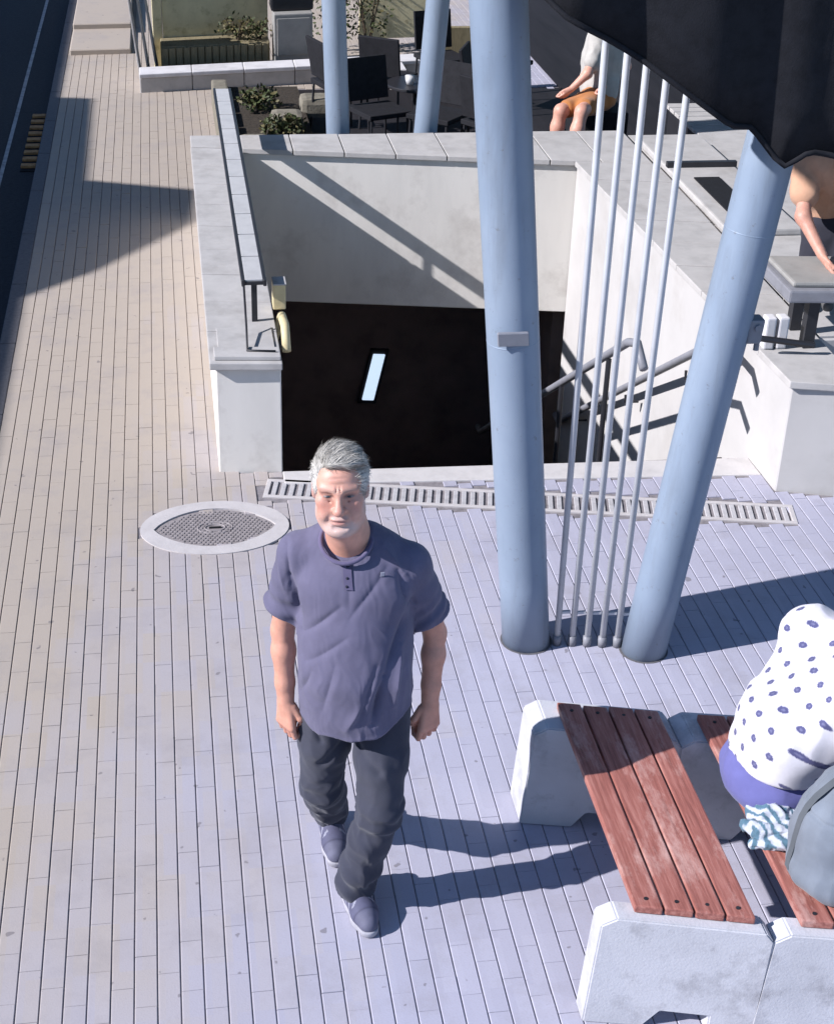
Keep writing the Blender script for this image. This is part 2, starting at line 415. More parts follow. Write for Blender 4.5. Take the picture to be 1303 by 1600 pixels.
stair_rail('stair_handrail', 'dark handrail with posts in the stairs seen between the thin rods', 2.36, [(7.0, .60), (7.15, .68), (7.3, .62), (10.9, .62 + sl * 3.6), (11.0, .62 + sl * 3.6)], MT['grey_metal'], 4)
stair_rail('stair_handrail', 'dark handrail fixed to the sunlit right wall of the stairwell', 2.84, [(7.05, .52), (7.15, .60), (7.3, .60), (10.3, .60 + sl * 3.0), (10.42, .60 + sl * 3.0)], MT['grey_metal'], 3, .09)
wb = empty('junction_box', (.53, 7.85, .5), 'small pale yellow box by the front end of the parapet handrail', 'box')
MB().hexa([(.506, 7.80), (.575, 7.80), (.575, 7.90), (.506, 7.90)], .66, .80).obj('box_body', MT['yellow_rail'], wb, .006, 2)
MB().hexa([(.506, 7.79), (.58, 7.79), (.58, 7.905), (.506, 7.905)], .802, .812).obj('lid', MT['cap'], wb, .003, 1)

# ---------------------------------------------------------------- drain grate
dg = empty('drain_grate', (GA.x, GA.y, 0), 'long pale slotted drain grate across the paving before the stairs', 'drain grate')
def gq(t0, t1, s0, s1):
    return [tuple(GA + gdir * t + gnorm * s) for t, s in ((t0, s0), (t1, s0), (t1, s1), (t0, s1))]
GL = (GB - GA).length
MB().hexa(gq(0, GL, -GW, GW), -.075, -.060).obj('channel', MT['void'], dg)
for s0, s1 in ((-GW - .012, -GW + .012), (GW - .012, GW + .012)):
    MB().hexa(gq(-.012, GL + .012, s0, s1), -.08, .004).obj('grate_frame', MT['ring'], dg, .002, 1)
for t0, t1 in ((-.012, .012), (GL - .012, GL + .012)):
    MB().hexa(gq(t0, t1, -GW + .0125, GW - .0125), -.08, .004).obj('grate_frame', MT['ring'], dg, .002, 1)
nb = 60
for i in range(nb):
    t = (i + .5) / nb * (GL - .03) + .015; hw = .0125
    c = GA + gdir * t
    q = [(c.x - hw + .02 * k, c.y + k * 0 + s) for k, s in ((0, -GW + .013), (0, -GW + .013))]
    # bars run parallel to the paving rows
    y0 = -GW + .013; y1 = GW - .013
    a = c + gnorm * y0; b = c + gnorm * y1
    MB().hexa([(a.x - hw, a.y), (a.x + hw, a.y), (b.x + hw, b.y), (b.x - hw, b.y)], -.03, .002).obj('grate_bar', MT['galv'], dg, .002, 1)
# ---------------------------------------------------------------- manhole
mh = empty('manhole', (MHC.x, MHC.y, 0), 'iron manhole cover set in a pale oval concrete ring', 'manhole')
def lens(a, b, n=24, p=1.0):
    """pointed oval outline"""
    out = []
    for k in range(n):
        u = -1 + 2 * k / n; out.append((MHC.x + a * u, MHC.y - b * (1 - u * u) ** .8))
    for k in range(n):
        u = 1 - 2 * k / n; out.append((MHC.x + a * u, MHC.y + b * (1 - u * u) ** .8))
    return out
def oval(a, b, n=48): return [(MHC.x - a * math.cos(2 * math.pi * k / n), MHC.y - b * math.sin(2 * math.pi * k / n)) for k in range(n)]
inner = lens(.30, .185); outer = oval(MHA, MHB)
m = MB(); n = 48
m.add([(x, y, .005) for x, y in outer] + [(x, y, .005) for x, y in inner] + [(x, y, -.03) for x, y in inner] + [(x, y, -.03) for x, y in outer],
      [(i, (i + 1) % n, n + (i + 1) % n, n + i) for i in range(n)] + [(n + i, n + (i + 1) % n, 2 * n + (i + 1) % n, 2 * n + i) for i in range(n)] + [(3 * n + i, 3 * n + (i + 1) % n, (i + 1) % n, i) for i in range(n)])
m.obj('ring', MT['ring'], mh)
cv = MB(); c0 = lens(.293, .179)
cv.hexa(c0, -.03, -.002)
cover = cv.obj('cover', MT['iron'], mh)
stud = MB().box(-.0065, .0065, -.0065, .0065, 0, .004).mesh(.0015, 1)
st_n = 0
for i in range(-13, 14):
    for j in range(-9, 10):
        x, y = i * .0225 + (j % 2) * .011, j * .0195
        u = x / .285
        if abs(u) < 1 and abs(y) < .170 * (1 - u * u) and math.hypot(x, y * 1.3) > .055 and st_n < 300:
            o = link('stud', stud, MT['iron'], cover); o.location = (MHC.x + x, MHC.y + y, -.002); st_n += 1
for a, b in ((.05, .032), (.085, .055)):
    MB().tube([(MHC.x + a * math.cos(q * math.pi / 12), MHC.y + b * math.sin(q * math.pi / 12), -.001) for q in range(25)], .004, 6).obj('rim', MT['iron'], cover)
MB().box(MHC.x - .03, MHC.x + .03, MHC.y - .006, MHC.y + .006, -.002, .004).obj('lifting_slot', MT['void'], cover)

# gully along the kerb
gg = empty('kerb_gully', (-1.15, 13.6, -.08), 'row of gully slats beside the dark road, sunlight put into their orange colour', 'drain grate')
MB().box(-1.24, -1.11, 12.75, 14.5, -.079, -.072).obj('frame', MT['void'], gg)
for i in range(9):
    MB().box(-1.235, -1.115, 12.82 + i * .19, 12.90 + i * .19, -.071, -.05).obj('slat', MT['sun_orange'], gg, .003, 1)

# ---------------------------------------------------------------- columns
def at_z(a, b, z): return Vector(a).lerp(Vector(b), (z - a[2]) / (b[2] - a[2]))
ZC = 4.6
def column(name, label, a, b, r, collars=(), group=None, plate=True):
    a, b = Vector(a), Vector(b); top = at_z(a, b, ZC)
    e = empty(name, a, label, 'column', group)
    pts = [a.lerp(top, k / 14) for k in range(15)]
    MB().tube(pts, r, 40).obj('shaft', MT['column'], e, smooth=True)
    if plate:
        MB().tube([a + Vector((0, 0, -.01)), a + Vector((0, 0, .012))], r * 1.10, 28).obj('base_plate', MT['kerb'], e)
    dv = (top - a).normalized()
    for z, hh, k in collars:
        c = at_z(a, b, z); MB().tube([c - dv * hh, c + dv * hh], r * k, 40).obj('collar', MT['column'], e, .002, 1, True)
    return e, dv
c_main, dv = column('steel_column', 'thick blue-grey steel column leaning left in front of the stairwell', (1.45, 5.49, -.01), (1.165, 5.48, 2.75), .105, ((1.455, .004, 1.008),))
pl = at_z((1.45, 5.49, 0), (1.165, 5.48, 2.75), 1.50)
MB().obox(pl + Vector((-.02, -.107, 0)), (.062, 0, 0), (0, .006, .002), (-.003, 0, .028)).obj('plate', MT['grey_metal'], c_main, .003, 1)
c_lean, dv2 = column('steel_column', 'blue-grey steel column leaning right, its top in shade', (1.95, 5.36, -.01), (2.205, 5.36, 2.30), .098, ((1.93, .004, 1.006),))
cp = at_z((1.95, 5.36, 0), (2.205, 5.36, 2.30), 1.53)
MB().obox(cp + Vector((.105, -.03, 0)), (.03, 0, 0), (0, .035, 0), (.004, 0, .05)).obj('clamp', MT['grey_metal'], c_lean, .008, 2)
MB().tube([cp + Vector((.125, -.04, -.05)), cp + Vector((.125, -.04, -.085))], .012, 8).obj('bolt', MT['grey_metal'], c_lean)
MB().tube([cp + Vector((.11, -.03, .02)), cp + Vector((.11, -.075, .02))], .014, 10).obj('bolt', MT['grey_metal'], c_lean)
rt = [(1.55, 2.64), (1.632, 2.62), (1.705, 2.55), (1.782, 2.49), (1.862, 2.43)]
ordn = ['first thin grey rod beside the thick column', 'second thin grey rod from the thick column', 'middle one of the five thin grey rods', 'fourth thin grey rod from the thick column', 'thin grey rod nearest the right-leaning column']
for i in range(5):
    a = Vector((1.578 + i * .0655, 5.445 - i * .011, 0)); b = Vector((rt[i][0], 5.42 - i * .008, rt[i][1])); top = at_z(a, b, ZC)
    e = empty('tension_rod', a, ordn[i], 'rod', 'thin rods between the two front columns')
    MB().tube([a, top], .0135, 12).obj('rod', MT['rod'], e, smooth=True)
    MB().tube([a, at_z(a, b, .05)], .019, 12).obj('foot_sleeve', MT['grey_metal'], e, smooth=True)
    c = at_z(a, b, .17); MB().box(c.x + .012, c.x + .05, c.y - .006, c.y + .006, c.z - .006, c.z + .006).obj('spacer', MT['rod'], e)
column('steel_column', 'blue-grey column behind the stairwell, left of the far pair', (1.275, 11.45, -.01), (1.215, 11.45, 1.6), .088, (), 'columns behind the stairwell', False)
column('steel_column', 'blue-grey column behind the stairwell, right of the far pair', (1.885, 11.45, -.01), (1.985, 11.45, 1.6), .088, (), 'columns behind the stairwell', False)
cn = empty('canopy', (3, 10, ZC), 'broad flat canopy roof carried by the steel columns', 'canopy')
tE = math.tan(EL) / math.cos(AZ)
XE = 1.55 - (ZC - 2.60) / tE
MB().box(XE, 10, 4.85, 24, ZC, ZC + .22).obj('roof_slab', MT['canopy'], cn)
for i in range(11): MB().box(XE + .3, 9.9, 5.0 + i * 1.8, 5.12 + i * 1.8, ZC - .14, ZC - .002).obj('beam', MT['canopy'], cn)

# unseen building, added; its roofline is shaped to shade road and paving
def bp(x, y): return (y - (x + 7) * math.tan(AZ), (x + 7) * tE)
prof = [bp(-1.0, -10), bp(-1.0, 9.75), bp(-.55, 10.2), bp(.14, 11.15), bp(.20, 11.95), bp(-.66, 12.25), bp(-.69, 14.75), bp(-1.0, 14.8), bp(-1.0, 60)]
m = MB(); n = len(prof)
vs = [(-7, y, z) for y, z in prof] + [(-7, prof[-1][0], -.13), (-7, prof[0][0], -.13)]
vs += [(-10, y, z) for _, y, z in vs]; k = n + 2
bld = empty('shade_caster', (-7, 10, 0), 'unseen building added across the road, roofline shaped to cast the shade', 'building')
m.add(vs, [tuple(range(k)), tuple(range(k, 2 * k))[::-1]] + [(i, k + i, k + (i + 1) % k, (i + 1) % k) for i in range(k)])
m.obj('wall', MT['facade'], bld)
for i in range(12):
    y = -6 + i * 3.1
    wnd = MB().box(-7.0, -6.97, y, y + 1.5, .9, 2.6).obj('window', MT['glass'], bld)
    MB().box(-6.995, -6.9, y - .05, y + 1.55, .8, .895).obj('sill', MT['cap'], wnd)

# black sheet added before the rod tops, standing in for the deep shade
aw = empty('shade_sheet', (1.9, 5.1, ZC), 'black fabric sheet added over the upper right for the deep shade, hiding the rod tops', 'awning')
lo = [(1.17, 2.90), (1.307, 2.78), (1.455, 2.705), (1.609, 2.62), (1.768, 2.515), (1.94, 2.40), (2.03, 2.385), (2.156, 2.245), (2.25, 2.30), (2.40, 2.27), (2.8, 2.15), (3.3, 2.05)]
m = MB(); ns = 60; nz = 14
def lowz(x):
    for (a, za), (b, zb) in zip(lo, lo[1:]):
        if a <= x <= b: return za + (zb - za) * (x - a) / (b - a)
    return lo[-1][1]
for i in range(ns + 1):
    x = 1.17 + (3.3 - 1.17) * i / ns; zl = lowz(x)
    for j in range(nz + 1):
        t = j / nz; z = zl + (ZC - .01 - zl) * t
        m.v.append((x, 5.10 + .030 * (1 - t) * math.sin(x * 9 + 2 * math.sin(x * 4)) + .012 * math.sin(x * 23 + z * 2), z))
for i in range(ns):
    for j in range(nz):
        a = i * (nz + 1) + j; m.f.append((a, a + nz + 1, a + nz + 2, a + 1))
ao = m.obj('fabric', MT['black'], aw, smooth=True)
sm_ = ao.modifiers.new('thickness', 'SOLIDIFY'); sm_.thickness = .006
MB().tube([(1.17 + 2.13 * k / 60, 5.10 + .030 * math.sin((1.17 + 2.13 * k / 60) * 9 + 2 * math.sin((1.17 + 2.13 * k / 60) * 4)) + .012 * math.sin((1.17 + 2.13 * k / 60) * 23 + lowz(1.17 + 2.13 * k / 60) * 2), lowz(1.17 + 2.13 * k / 60)) for k in range(61)], .011, 6).obj('hem', MT['black'], aw, smooth=True)

# ================================================================ BODIES (smooth implicit surfaces meshed with surface nets)
def nrm(v): v = np.asarray(v, float); return v / np.linalg.norm(v)
class Field:
    def __init__(s, lo, hi, h):
        s.lo = np.array(lo, float); s.h = h; s.n = np.ceil((np.array(hi) - s.lo) / h).astype(int) + 1
        s.F = np.full(s.n, 1.0, np.float32)
    def sub(s, lo, hi):
        a = np.clip(np.floor((np.asarray(lo) - s.lo) / s.h).astype(int), 0, s.n); b = np.clip(np.ceil((np.asarray(hi) - s.lo) / s.h).astype(int) + 1, 0, s.n)
        sl = tuple(slice(i, j) for i, j in zip(a, b))
        g = [((np.arange(i, j) * s.h + l)).astype(np.float32) for i, j, l in zip(a, b, s.lo)]
        return sl, g[0][:, None, None], g[1][None, :, None], g[2][None, None, :]
    def comb(s, sl, d, k, op):
        A = s.F[sl]
        if op == 'sub': d = -d; A = -A
        if op == 'sub':       # max(a,-b) = -min(-a, b)
            d = -d; hh = np.maximum(k - np.abs(A - d), 0) / k; s.F[sl] = -(np.minimum(A, d) - hh * hh * k / 4); return
        hh = np.maximum(k - np.abs(A - d), 0) / k; s.F[sl] = np.minimum(A, d) - hh * hh * k / 4
    def cone(s, a, b, ra, rb, k=.02, flat=None, op='u'):
        a, b = np.asarray(a, float), np.asarray(b, float); R = max(ra, rb) * (max(1, flat[1]) if flat else 1) + k + 3 * s.h
        sl, X, Y, Z = s.sub(np.minimum(a, b) - R, np.maximum(a, b) + R)
        d = b - a; L = max(d @ d, 1e-9)
        px, py, pz = X - a[0], Y - a[1], Z - a[2]
        t = np.clip((px * d[0] + py * d[1] + pz * d[2]) / L, 0, 1)
        qx, qy, qz = px - t * d[0], py - t * d[1], pz - t * d[2]
        if flat:
            n = nrm(flat[0]); q = (qx * n[0] + qy * n[1] + qz * n[2]) * (1 / flat[1] - 1)
            qx, qy, qz = qx + q * n[0], qy + q * n[1], qz + q * n[2]
        dd = np.sqrt(qx * qx + qy * qy + qz * qz) - (ra + (rb - ra) * t)
        s.comb(sl, dd.astype(np.float32), k, op)
    def chain(s, pts, rs, k=.02, flat=None):
        for i in range(len(pts) - 1): s.cone(pts[i], pts[i + 1], rs[i], rs[i + 1], k, flat)
    def ell(s, c, r, k=.02, R=None, op='u'):
        c, r = np.asarray(c, float), np.asarray(r, float); M = max(r) + k + 3 * s.h
        sl, X, Y, Z = s.sub(c - M, c + M); x, y, z = X - c[0], Y - c[1], Z - c[2]
        if R is not None:
            x, y, z = (R[0, 0] * x + R[1, 0] * y + R[2, 0] * z, R[0, 1] * x + R[1, 1] * y + R[2, 1] * z, R[0, 2] * x + R[1, 2] * y + R[2, 2] * z)
        k0 = np.sqrt((x / r[0]) ** 2 + (y / r[1]) ** 2 + (z / r[2]) ** 2) + 1e-6
        k1 = np.sqrt((x / r[0] ** 2) ** 2 + (y / r[1] ** 2) ** 2 + (z / r[2] ** 2) ** 2) + 1e-6
        s.comb(sl, (k0 * (k0 - 1) / k1).astype(np.float32), k, op)
    def cut(s, fn):
        """keep where fn(x,y,z) < 0"""
        sl, X, Y, Z = s.sub(s.lo - 1, s.lo + s.n * s.h + 1)
        s.F = np.maximum(s.F, (fn(X, Y, Z) + 0 * s.F).astype(np.float32))
    def mesh(s):
        F = s.F; ins = F < 0; n = s.n
        c = np.zeros(n - 1, np.int8)
        for i in (0, 1):
            for j in (0, 1):
                for k in (0, 1): c += ins[i:n[0] - 1 + i, j:n[1] - 1 + j, k:n[2] - 1 + k]
        idx = np.argwhere((c > 0) & (c < 8)); vid = np.full(n - 1, -1, np.int32); vid[tuple(idx.T)] = np.arange(len(idx))
        cor = np.array([(i, j, k) for i in (0, 1) for j in (0, 1) for k in (0, 1)])
        V = np.stack([F[tuple((idx + q).T)] for q in cor], 1)
        acc = np.zeros((len(idx), 3)); cnt = np.zeros(len(idx))
        for i in range(8):
            for j in range(i + 1, 8):
                if np.abs(cor[i] - cor[j]).sum() != 1: continue
                a, b = V[:, i], V[:, j]; m = (a < 0) != (b < 0)
                t = np.where(m, a / np.where(m, a - b, 1), 0)
                acc += np.where(m[:, None], cor[i] + t[:, None] * (cor[j] - cor[i]), 0); cnt += m
        P = s.lo + (idx + acc / cnt[:, None]) * s.h
        quads = []
        for ax in range(3):
            o1, o2 = [(1, 2), (2, 0), (0, 1)][ax]
            A = [slice(None)] * 3; B = [slice(None)] * 3; A[ax] = slice(0, -1); B[ax] = slice(1, None)
            e = np.argwhere(ins[tuple(A)] != ins[tuple(B)])
            e = e[(e[:, o1] > 0) & (e[:, o2] > 0) & (e[:, o1] < n[o1] - 1) & (e[:, o2] < n[o2] - 1)]
            d1 = np.zeros(3, int); d1[o1] = 1; d2 = np.zeros(3, int); d2[o2] = 1
            q = np.stack([vid[tuple((e - d1 - d2).T)], vid[tuple((e - d2).T)], vid[tuple(e.T)], vid[tuple((e - d1).T)]], 1)
            fl = ins[tuple(e.T)]; q = np.where(fl[:, None], q, q[:, ::-1]); quads.append(q)
        Q = np.concatenate(quads); Q = Q[(Q >= 0).all(1)]
        return P, Q
def normals(P, Q):
    a, b, c, d = (P[Q[:, i]] for i in range(4)); fn = np.cross(c - a, d - b); Nn = np.zeros_like(P)
    for i in range(4): np.add.at(Nn, Q[:, i], fn)
    return Nn / (np.linalg.norm(Nn, axis=1, keepdims=True) + 1e-12)
def relax(P, Q, it=2, k=.5):
    e = np.concatenate([Q[:, [i, (i + 1) % 4]] for i in range(4)]); e = np.concatenate([e, e[:, ::-1]])
    for _ in range(it):
        S = np.zeros_like(P); np.add.at(S, e[:, 0], P[e[:, 1]]); cn_ = np.bincount(e[:, 0], minlength=len(P))[:, None]
        P = P + k * (S / np.maximum(cn_, 1) - P)
    return P
PERM = rng.permutation(256); PERM = np.concatenate([PERM, PERM, PERM]); GRAD = rng.normal(size=(256, 3)); GRAD /= np.linalg.norm(GRAD, axis=1, keepdims=True)
def perlin(P):
    i = np.floor(P).astype(int); f = P - i; u = f * f * f * (f * (f * 6 - 15) + 10); i &= 255; r = 0
    for dx in (0, 1):
        for dy in (0, 1):
            for dz in (0, 1):
                h = PERM[PERM[PERM[i[:, 0] + dx] + i[:, 1] + dy] + i[:, 2] + dz]
                g = (GRAD[h & 255] * (f - (dx, dy, dz))).sum(1)
                r = r + g * (u[:, 0] if dx else 1 - u[:, 0]) * (u[:, 1] if dy else 1 - u[:, 1]) * (u[:, 2] if dz else 1 - u[:, 2])
    return r
def fbm(P, oct=3):
    r = 0; a = 1
    for o in range(oct): r = r + a * perlin(P * 2 ** o + 17.3 * o); a *= .5
    return r
def ridge(P): return 1 - np.abs(perlin(P)) * 2.2
def npmesh(name, P, Q, C, mat, parent):
    me = bpy.data.meshes.new(name)
    me.vertices.add(len(P)); me.vertices.foreach_set('co', P.astype(np.float32).ravel())
    k = Q.shape[1]
    me.loops.add(k * len(Q)); me.loops.foreach_set('vertex_index', Q.astype(np.int32).ravel())
    me.polygons.add(len(Q)); me.polygons.foreach_set('loop_start', np.arange(0, k * len(Q), k, dtype=np.int32))
    me.polygons.foreach_set('use_smooth', np.ones(len(Q), bool))
    me.update(calc_edges=True); me.validate()
    at = me.color_attributes.new('Col', 'FLOAT_COLOR', 'POINT')
    C = np.broadcast_to(np.asarray(C, float), (len(P), 3))
    at.data.foreach_set('color', np.concatenate([C, np.ones((len(P), 1))], 1).astype(np.float32).ravel())
    return link(name, me, mat, parent)
def bl(x, a, b):
    t = np.clip((x - a) / (b - a), 0, 1); return t * t * (3 - 2 * t)
def blob(P, c, r): return np.exp(-(((P - np.asarray(c)) / np.asarray(r)) ** 2).sum(1))
def lerp3(C, c, w): return C + (np.asarray(c) - C) * np.asarray(w)[:, None]
def segd(P, a, b):
    a, b = np.asarray(a, float), np.asarray(b, float); d = b - a; t = np.clip(((P - a) @ d) / (d @ d), 0, 1)
    return np.linalg.norm(P - a - t[:, None] * d, axis=1), t
def rotm(yaw, pitch, roll=0):
    return np.array((Matrix.Rotation(yaw, 3, 'Z') @ Matrix.Rotation(pitch, 3, 'X') @ Matrix.Rotation(roll, 3, 'Y')))
SKIN = np.array((.60, .315, .235))
def head_sdf(f, c, R, s=1.0, neck=None):
    T = lambda p: np.asarray(c) + R @ (np.asarray(p, float) * s)
    E = lambda p, r, k=.02, op='u': f.ell(T(p), np.asarray(r) * s, k * s, R, op)
    K = lambda a, b, ra, rb, k=.01, op='u': f.cone(T(a), T(b), ra * s, rb * s, k * s, None, op)
    E((0, .014, .028), (.074, .097, .088)); E((0, -.022, -.035), (.061, .070, .084), .03); E((0, -.045, .045), (.060, .045, .05), .03)
    for x in (-1, 1):
        E((x * .046, -.020, -.070), (.028, .044, .040), .03); E((x * .046, -.062, -.012), (.025, .024, .021), .02)
        E((x * .038, -.066, -.048), (.024, .023, .028), .02)
    E((0, -.072, -.098), (.027, .022, .021), .025)
    E((0, -.045, -.108), (.048, .046, .024), .03)
    for x in (-1, 1):
        K((x * .012, -.089, .028), (x * .05, -.075, .032), .012, .010, .014)
        E((x * .032, -.096, .012), (.021, .015, .0115), .012, 'sub')
        E((x * .032, -.074, .010), (.0165, .0135, .0125), .003)
        K((x * .046, -.074, .004), (x * .019, -.084, .003), .0035, .0035, .008)      # lower lid
        K((x * .049, -.071, .019), (x * .018, -.085, .019), .0042, .004, .006)      # upper lid
    K((0, -.088, .024), (0, -.113, -.024), .0085, .0135, .014); E((0, -.115, -.028), (.0155, .014, .0125), .01)
    for x in (-1, 1):
        E((x * .0145, -.101, -.032), (.0105, .012, .0095), .007)
        K((x * .020, -.104, -.034), (x * .037, -.086, -.072), .0042, .0036, .010, 'sub')
        E((x * .007, -.108, -.0405), (.004, .005, .003), .003, 'sub')
    E((0, -.089, -.061), (.026, .012, .0075), .008); E((0, -.087, -.076), (.022, .012, .0085), .008)
    K((-.024, -.097, -.0685), (.024, -.097, -.0685), .0024, .0024, .004, 'sub')
    K((-.016, -.094, -.088), (.016, -.094, -.088), .004, .004, .012, 'sub')
    for k in range(2): K((-.03, -.094 + k * .006, .052 + .016 * k), (.03, -.094 + k * .006, .053 + .016 * k), .0022, .0022, .005, 'sub')
    for x in (-1, 1):
        K((x * .006, -.098, .030), (x * .005, -.095, .046), .0016, .0012, .005, 'sub'); K((x * .050, -.072, .000), (x * .026, -.083, -.007), .0012, .0012, .008, 'sub')
        K((x * .055, -.062, .012), (x * .066, -.045, .016), .0016, .001, .004, 'sub'); K((x * .055, -.062, .006), (x * .066, -.045, .002), .0016, .001, .004, 'sub')
    for x in (-1, 1):
        f.ell(T((x * .078, .014, -.004)), np.array((.010, .021, .034)) * s, .008 * s, R); E((x * .087, .008, -.002), (.006, .010, .018), .006, 'sub')
    if neck is not None:
        f.cone(T((0, .022, -.055)), neck, .060 * s, .070 * s, .03); f.cone(T((0, -.02, -.085)), np.asarray(neck) + (0, -.025, .0), .045 * s, .058 * s, .03)
    return T
def face_color(P, c, R, s=1.0, skin=SKIN, stubble=.72, brow=(.20, .16, .14)):
    L = ((P - np.asarray(c)) @ R) / s; C = np.tile(np.asarray(skin), (len(P), 1))
    C *= (1 + .10 * fbm(L * 40, 3))[:, None]
    for x in (-1, 1):
        C = lerp3(C, (.50, .20, .16), .55 * blob(L, (x * .046, -.075, -.022), (.022, .03, .024)))
        C = lerp3(C, (.13, .06, .055), .9 * blob(L, (x * .030, -.085, .0125), (.020, .02, .0075)))
        C = lerp3(C, (.30, .15, .12), .5 * blob(L, (x * .032, -.085, -.002), (.018, .02, .006)))
        d, t = segd(L, (x * .013, -.098, .031), (x * .053, -.08, .036)); C = lerp3(C, brow, .8 * np.exp(-(d / .0052) ** 2))
        C = lerp3(C, (.44, .19, .16), .5 * blob(L, (x * .088, .012, -.004), (.012, .024, .036)))
    C = lerp3(C, (.50, .20, .165), .5 * blob(L, (0, -.118, -.028), (.016, .02, .016)))
    C = lerp3(C, (.36, .13, .12), .75 * blob(L, (0, -.096, -.068), (.026, .02, .0105)))
    if stubble:
        bw = np.maximum(blob(L, (0, -.06, -.098), (.075, .07, .036)), .8 * blob(L, (0, -.10, -.053), (.030, .03, .009)))
        bw = np.maximum(bw, .9 * np.maximum(blob(L, (.066, -.01, -.05), (.018, .04, .05)), blob(L, (-.066, -.01, -.05), (.018, .04, .05))))
        bw = np.clip(bw * 1.25, 0, 1) * (.75 + .45 * perlin(L * 260)) * (1 - .9 * blob(L, (0, -.096, -.070), (.022, .03, .008)))
        C = lerp3(C, (.50, .46, .44), np.clip(stubble * bw, 0, 1))
    return C
def hand(f, w, dn, fw, nn, s=1.0, curl=1.0):
    """wrist w, hand direction dn, index side fw, palm normal nn"""
    w, dn, fw, nn = np.asarray(w, float), nrm(dn), nrm(fw), nrm(nn)
    Pn = lambda d, a, n: w + s * (dn * d + fw * a + nn * n)
    f.cone(Pn(-.02, 0, 0), Pn(.03, 0, 0), .026 * s, .024 * s, .015, (nn, .75))
    for a in (-.027, -.009, .009, .027): f.cone(Pn(.015, a * .6, 0), Pn(.082, a, 0), .014 * s, .0125 * s, .012, (nn, 1.0))
    ln = (.030, .036, .039, .036); 
    for i, a in enumerate((-.029, -.0098, .0098, .029)):
        L = ln[i]; p0 = Pn(.082, a, 0); p1 = Pn(.082 + L, a * .98, .012 * curl); p2 = Pn(.082 + L * 1.1, a * .93, .012 + L * .85 * curl); p3 = Pn(.078 + L * .55, a * .9, .016 + L * 1.05 * curl)
        f.chain([p0, p1, p2, p3], [.0105, .0095, .0086, .0074], .003)
    f.chain([Pn(.015, .026, .008), Pn(.05, .044, .020), Pn(.078, .036, .036), Pn(.100, .020, .046)], [.014, .0115, .0105, .0085], .006)

# ---------------------------------------------------------------- the walking man
man = empty('person', (.49, 4.02, 0), 'grey-haired man in dark t-shirt and grey trousers walking towards the camera', 'person')
HC = np.array((.457, 3.975, 1.648)); HR = rotm(.08, -.08, -.04)
f = Field((.14, 3.78, .60), (.90, 4.24, 1.84), .003)
NECK = np.array((.480, 4.045, 1.43))
f.ell((.50, 4.05, 1.24), (.145, .085, .19), .04); f.ell((.51, 4.03, 1.02), (.14, .10, .17), .04)
f.cone((.32, 4.05, 1.375), (.67, 4.05, 1.37), .045, .045, .05)
head_sdf(f, HC, HR, 1.0, NECK)
ARM = {-1: [(.314, 4.05, 1.372), (.262, 4.075, 1.06), (.276, 4.03, .815)], 1: [(.672, 4.05, 1.36), (.750, 4.135, 1.045), (.746, 4.09, .80)]}
for s_, (a, b, c) in ARM.items():
    a, b, c = map(np.array, (a, b, c))
    f.chain([a, a + (b - a) * .55, b], [.050, .046, .037], .03)
    f.chain([b, b + (c - b) * .3, b + (c - b) * .75, c], [.037, .041, .033, .027], .02, ((1, 0, 0), .92))
    hand(f, c, (c - b) * (.4, .4, 1) + (0, -.02, 0), (-s_ * .75, -.62, -.1), (-s_ * .55, .85, 0), 1.10)
P, Q = f.mesh(); P = relax(P, Q, 1, .35)
C = face_color(P, HC, HR)
low = bl(P[:, 2], 1.50, 1.44)
C = lerp3(C, (.58, .285, .20), low * .7); Nn = normals(P, Q)
for s_, (a, b, c) in ARM.items():
    d, t = segd(P, b, c); veins = ridge(P * (26, 26, 9) + s_ * 5)
    P = P + Nn * (np.exp(-(d / .06) ** 2) * .0016 * (veins - .5))[:, None]
    kn = np.asarray(c) + (0, 0, -.11); C = lerp3(C, (.50, .22, .17), .45 * blob(P, kn, (.05, .05, .04)))
npmesh('body', P, Q, C, MT['skin'], man)
# eyes
for x in (-1, 1):
    f = Field(HC - .13, HC + .13, .0022); f.ell(HC + HR @ np.array((x * .032, -.0765, .0105)), (.0155, .0125, .0062), .001, HR)
    P, Q = f.mesh(); L = (P - HC) @ HR; C = np.tile((.22, .18, .17), (len(P), 1))
    C = lerp3(C, (.03, .05, .06), (np.hypot(L[:, 0] - x * .031, L[:, 2] - .0105) < .0058).astype(float))
    npmesh('eye', P, Q, C, MT['skin'], man)
# hair: receding, combed back, white at the temples
f = Field(HC - (.13, .14, .10), HC + (.13, .16, .17), .003)
T = lambda p: HC + HR @ np.asarray(p, float)
f.ell(T((0, .022, .037)), (.0855, .1040, .0965), .01, HR); f.ell(T((.014, -.052, .102)), (.054, .040, .022), .02, HR)
f.ell(T((0, -.128, .050)), (.068, .085, .063), .014, HR, 'sub')
f.ell(T((0, -.115, -.07)), (.14, .105, .085), .02, HR, 'sub')
f.ell(T((0, .05, -.125)), (.14, .14, .062), .02, HR, 'sub')
for x in (-1, 1):
    f.ell(T((x * .052, -.088, .080)), (.022, .040, .026), .012, HR, 'sub'); f.ell(T((x * .085, -.005, -.035)), (.02, .024, .03), .008, HR, 'sub')
P, Q = f.mesh(); P = relax(P, Q, 2, .5); Nn = normals(P, Q); L = (P - HC) @ HR
q = np.stack([L[:, 0] * 70 + L[:, 1] * 30, L[:, 1] * 14, L[:, 2] * 22], 1)
P = P + Nn * (.0018 * ridge(q) + .0040 * fbm(L * 9, 2))[:, None]
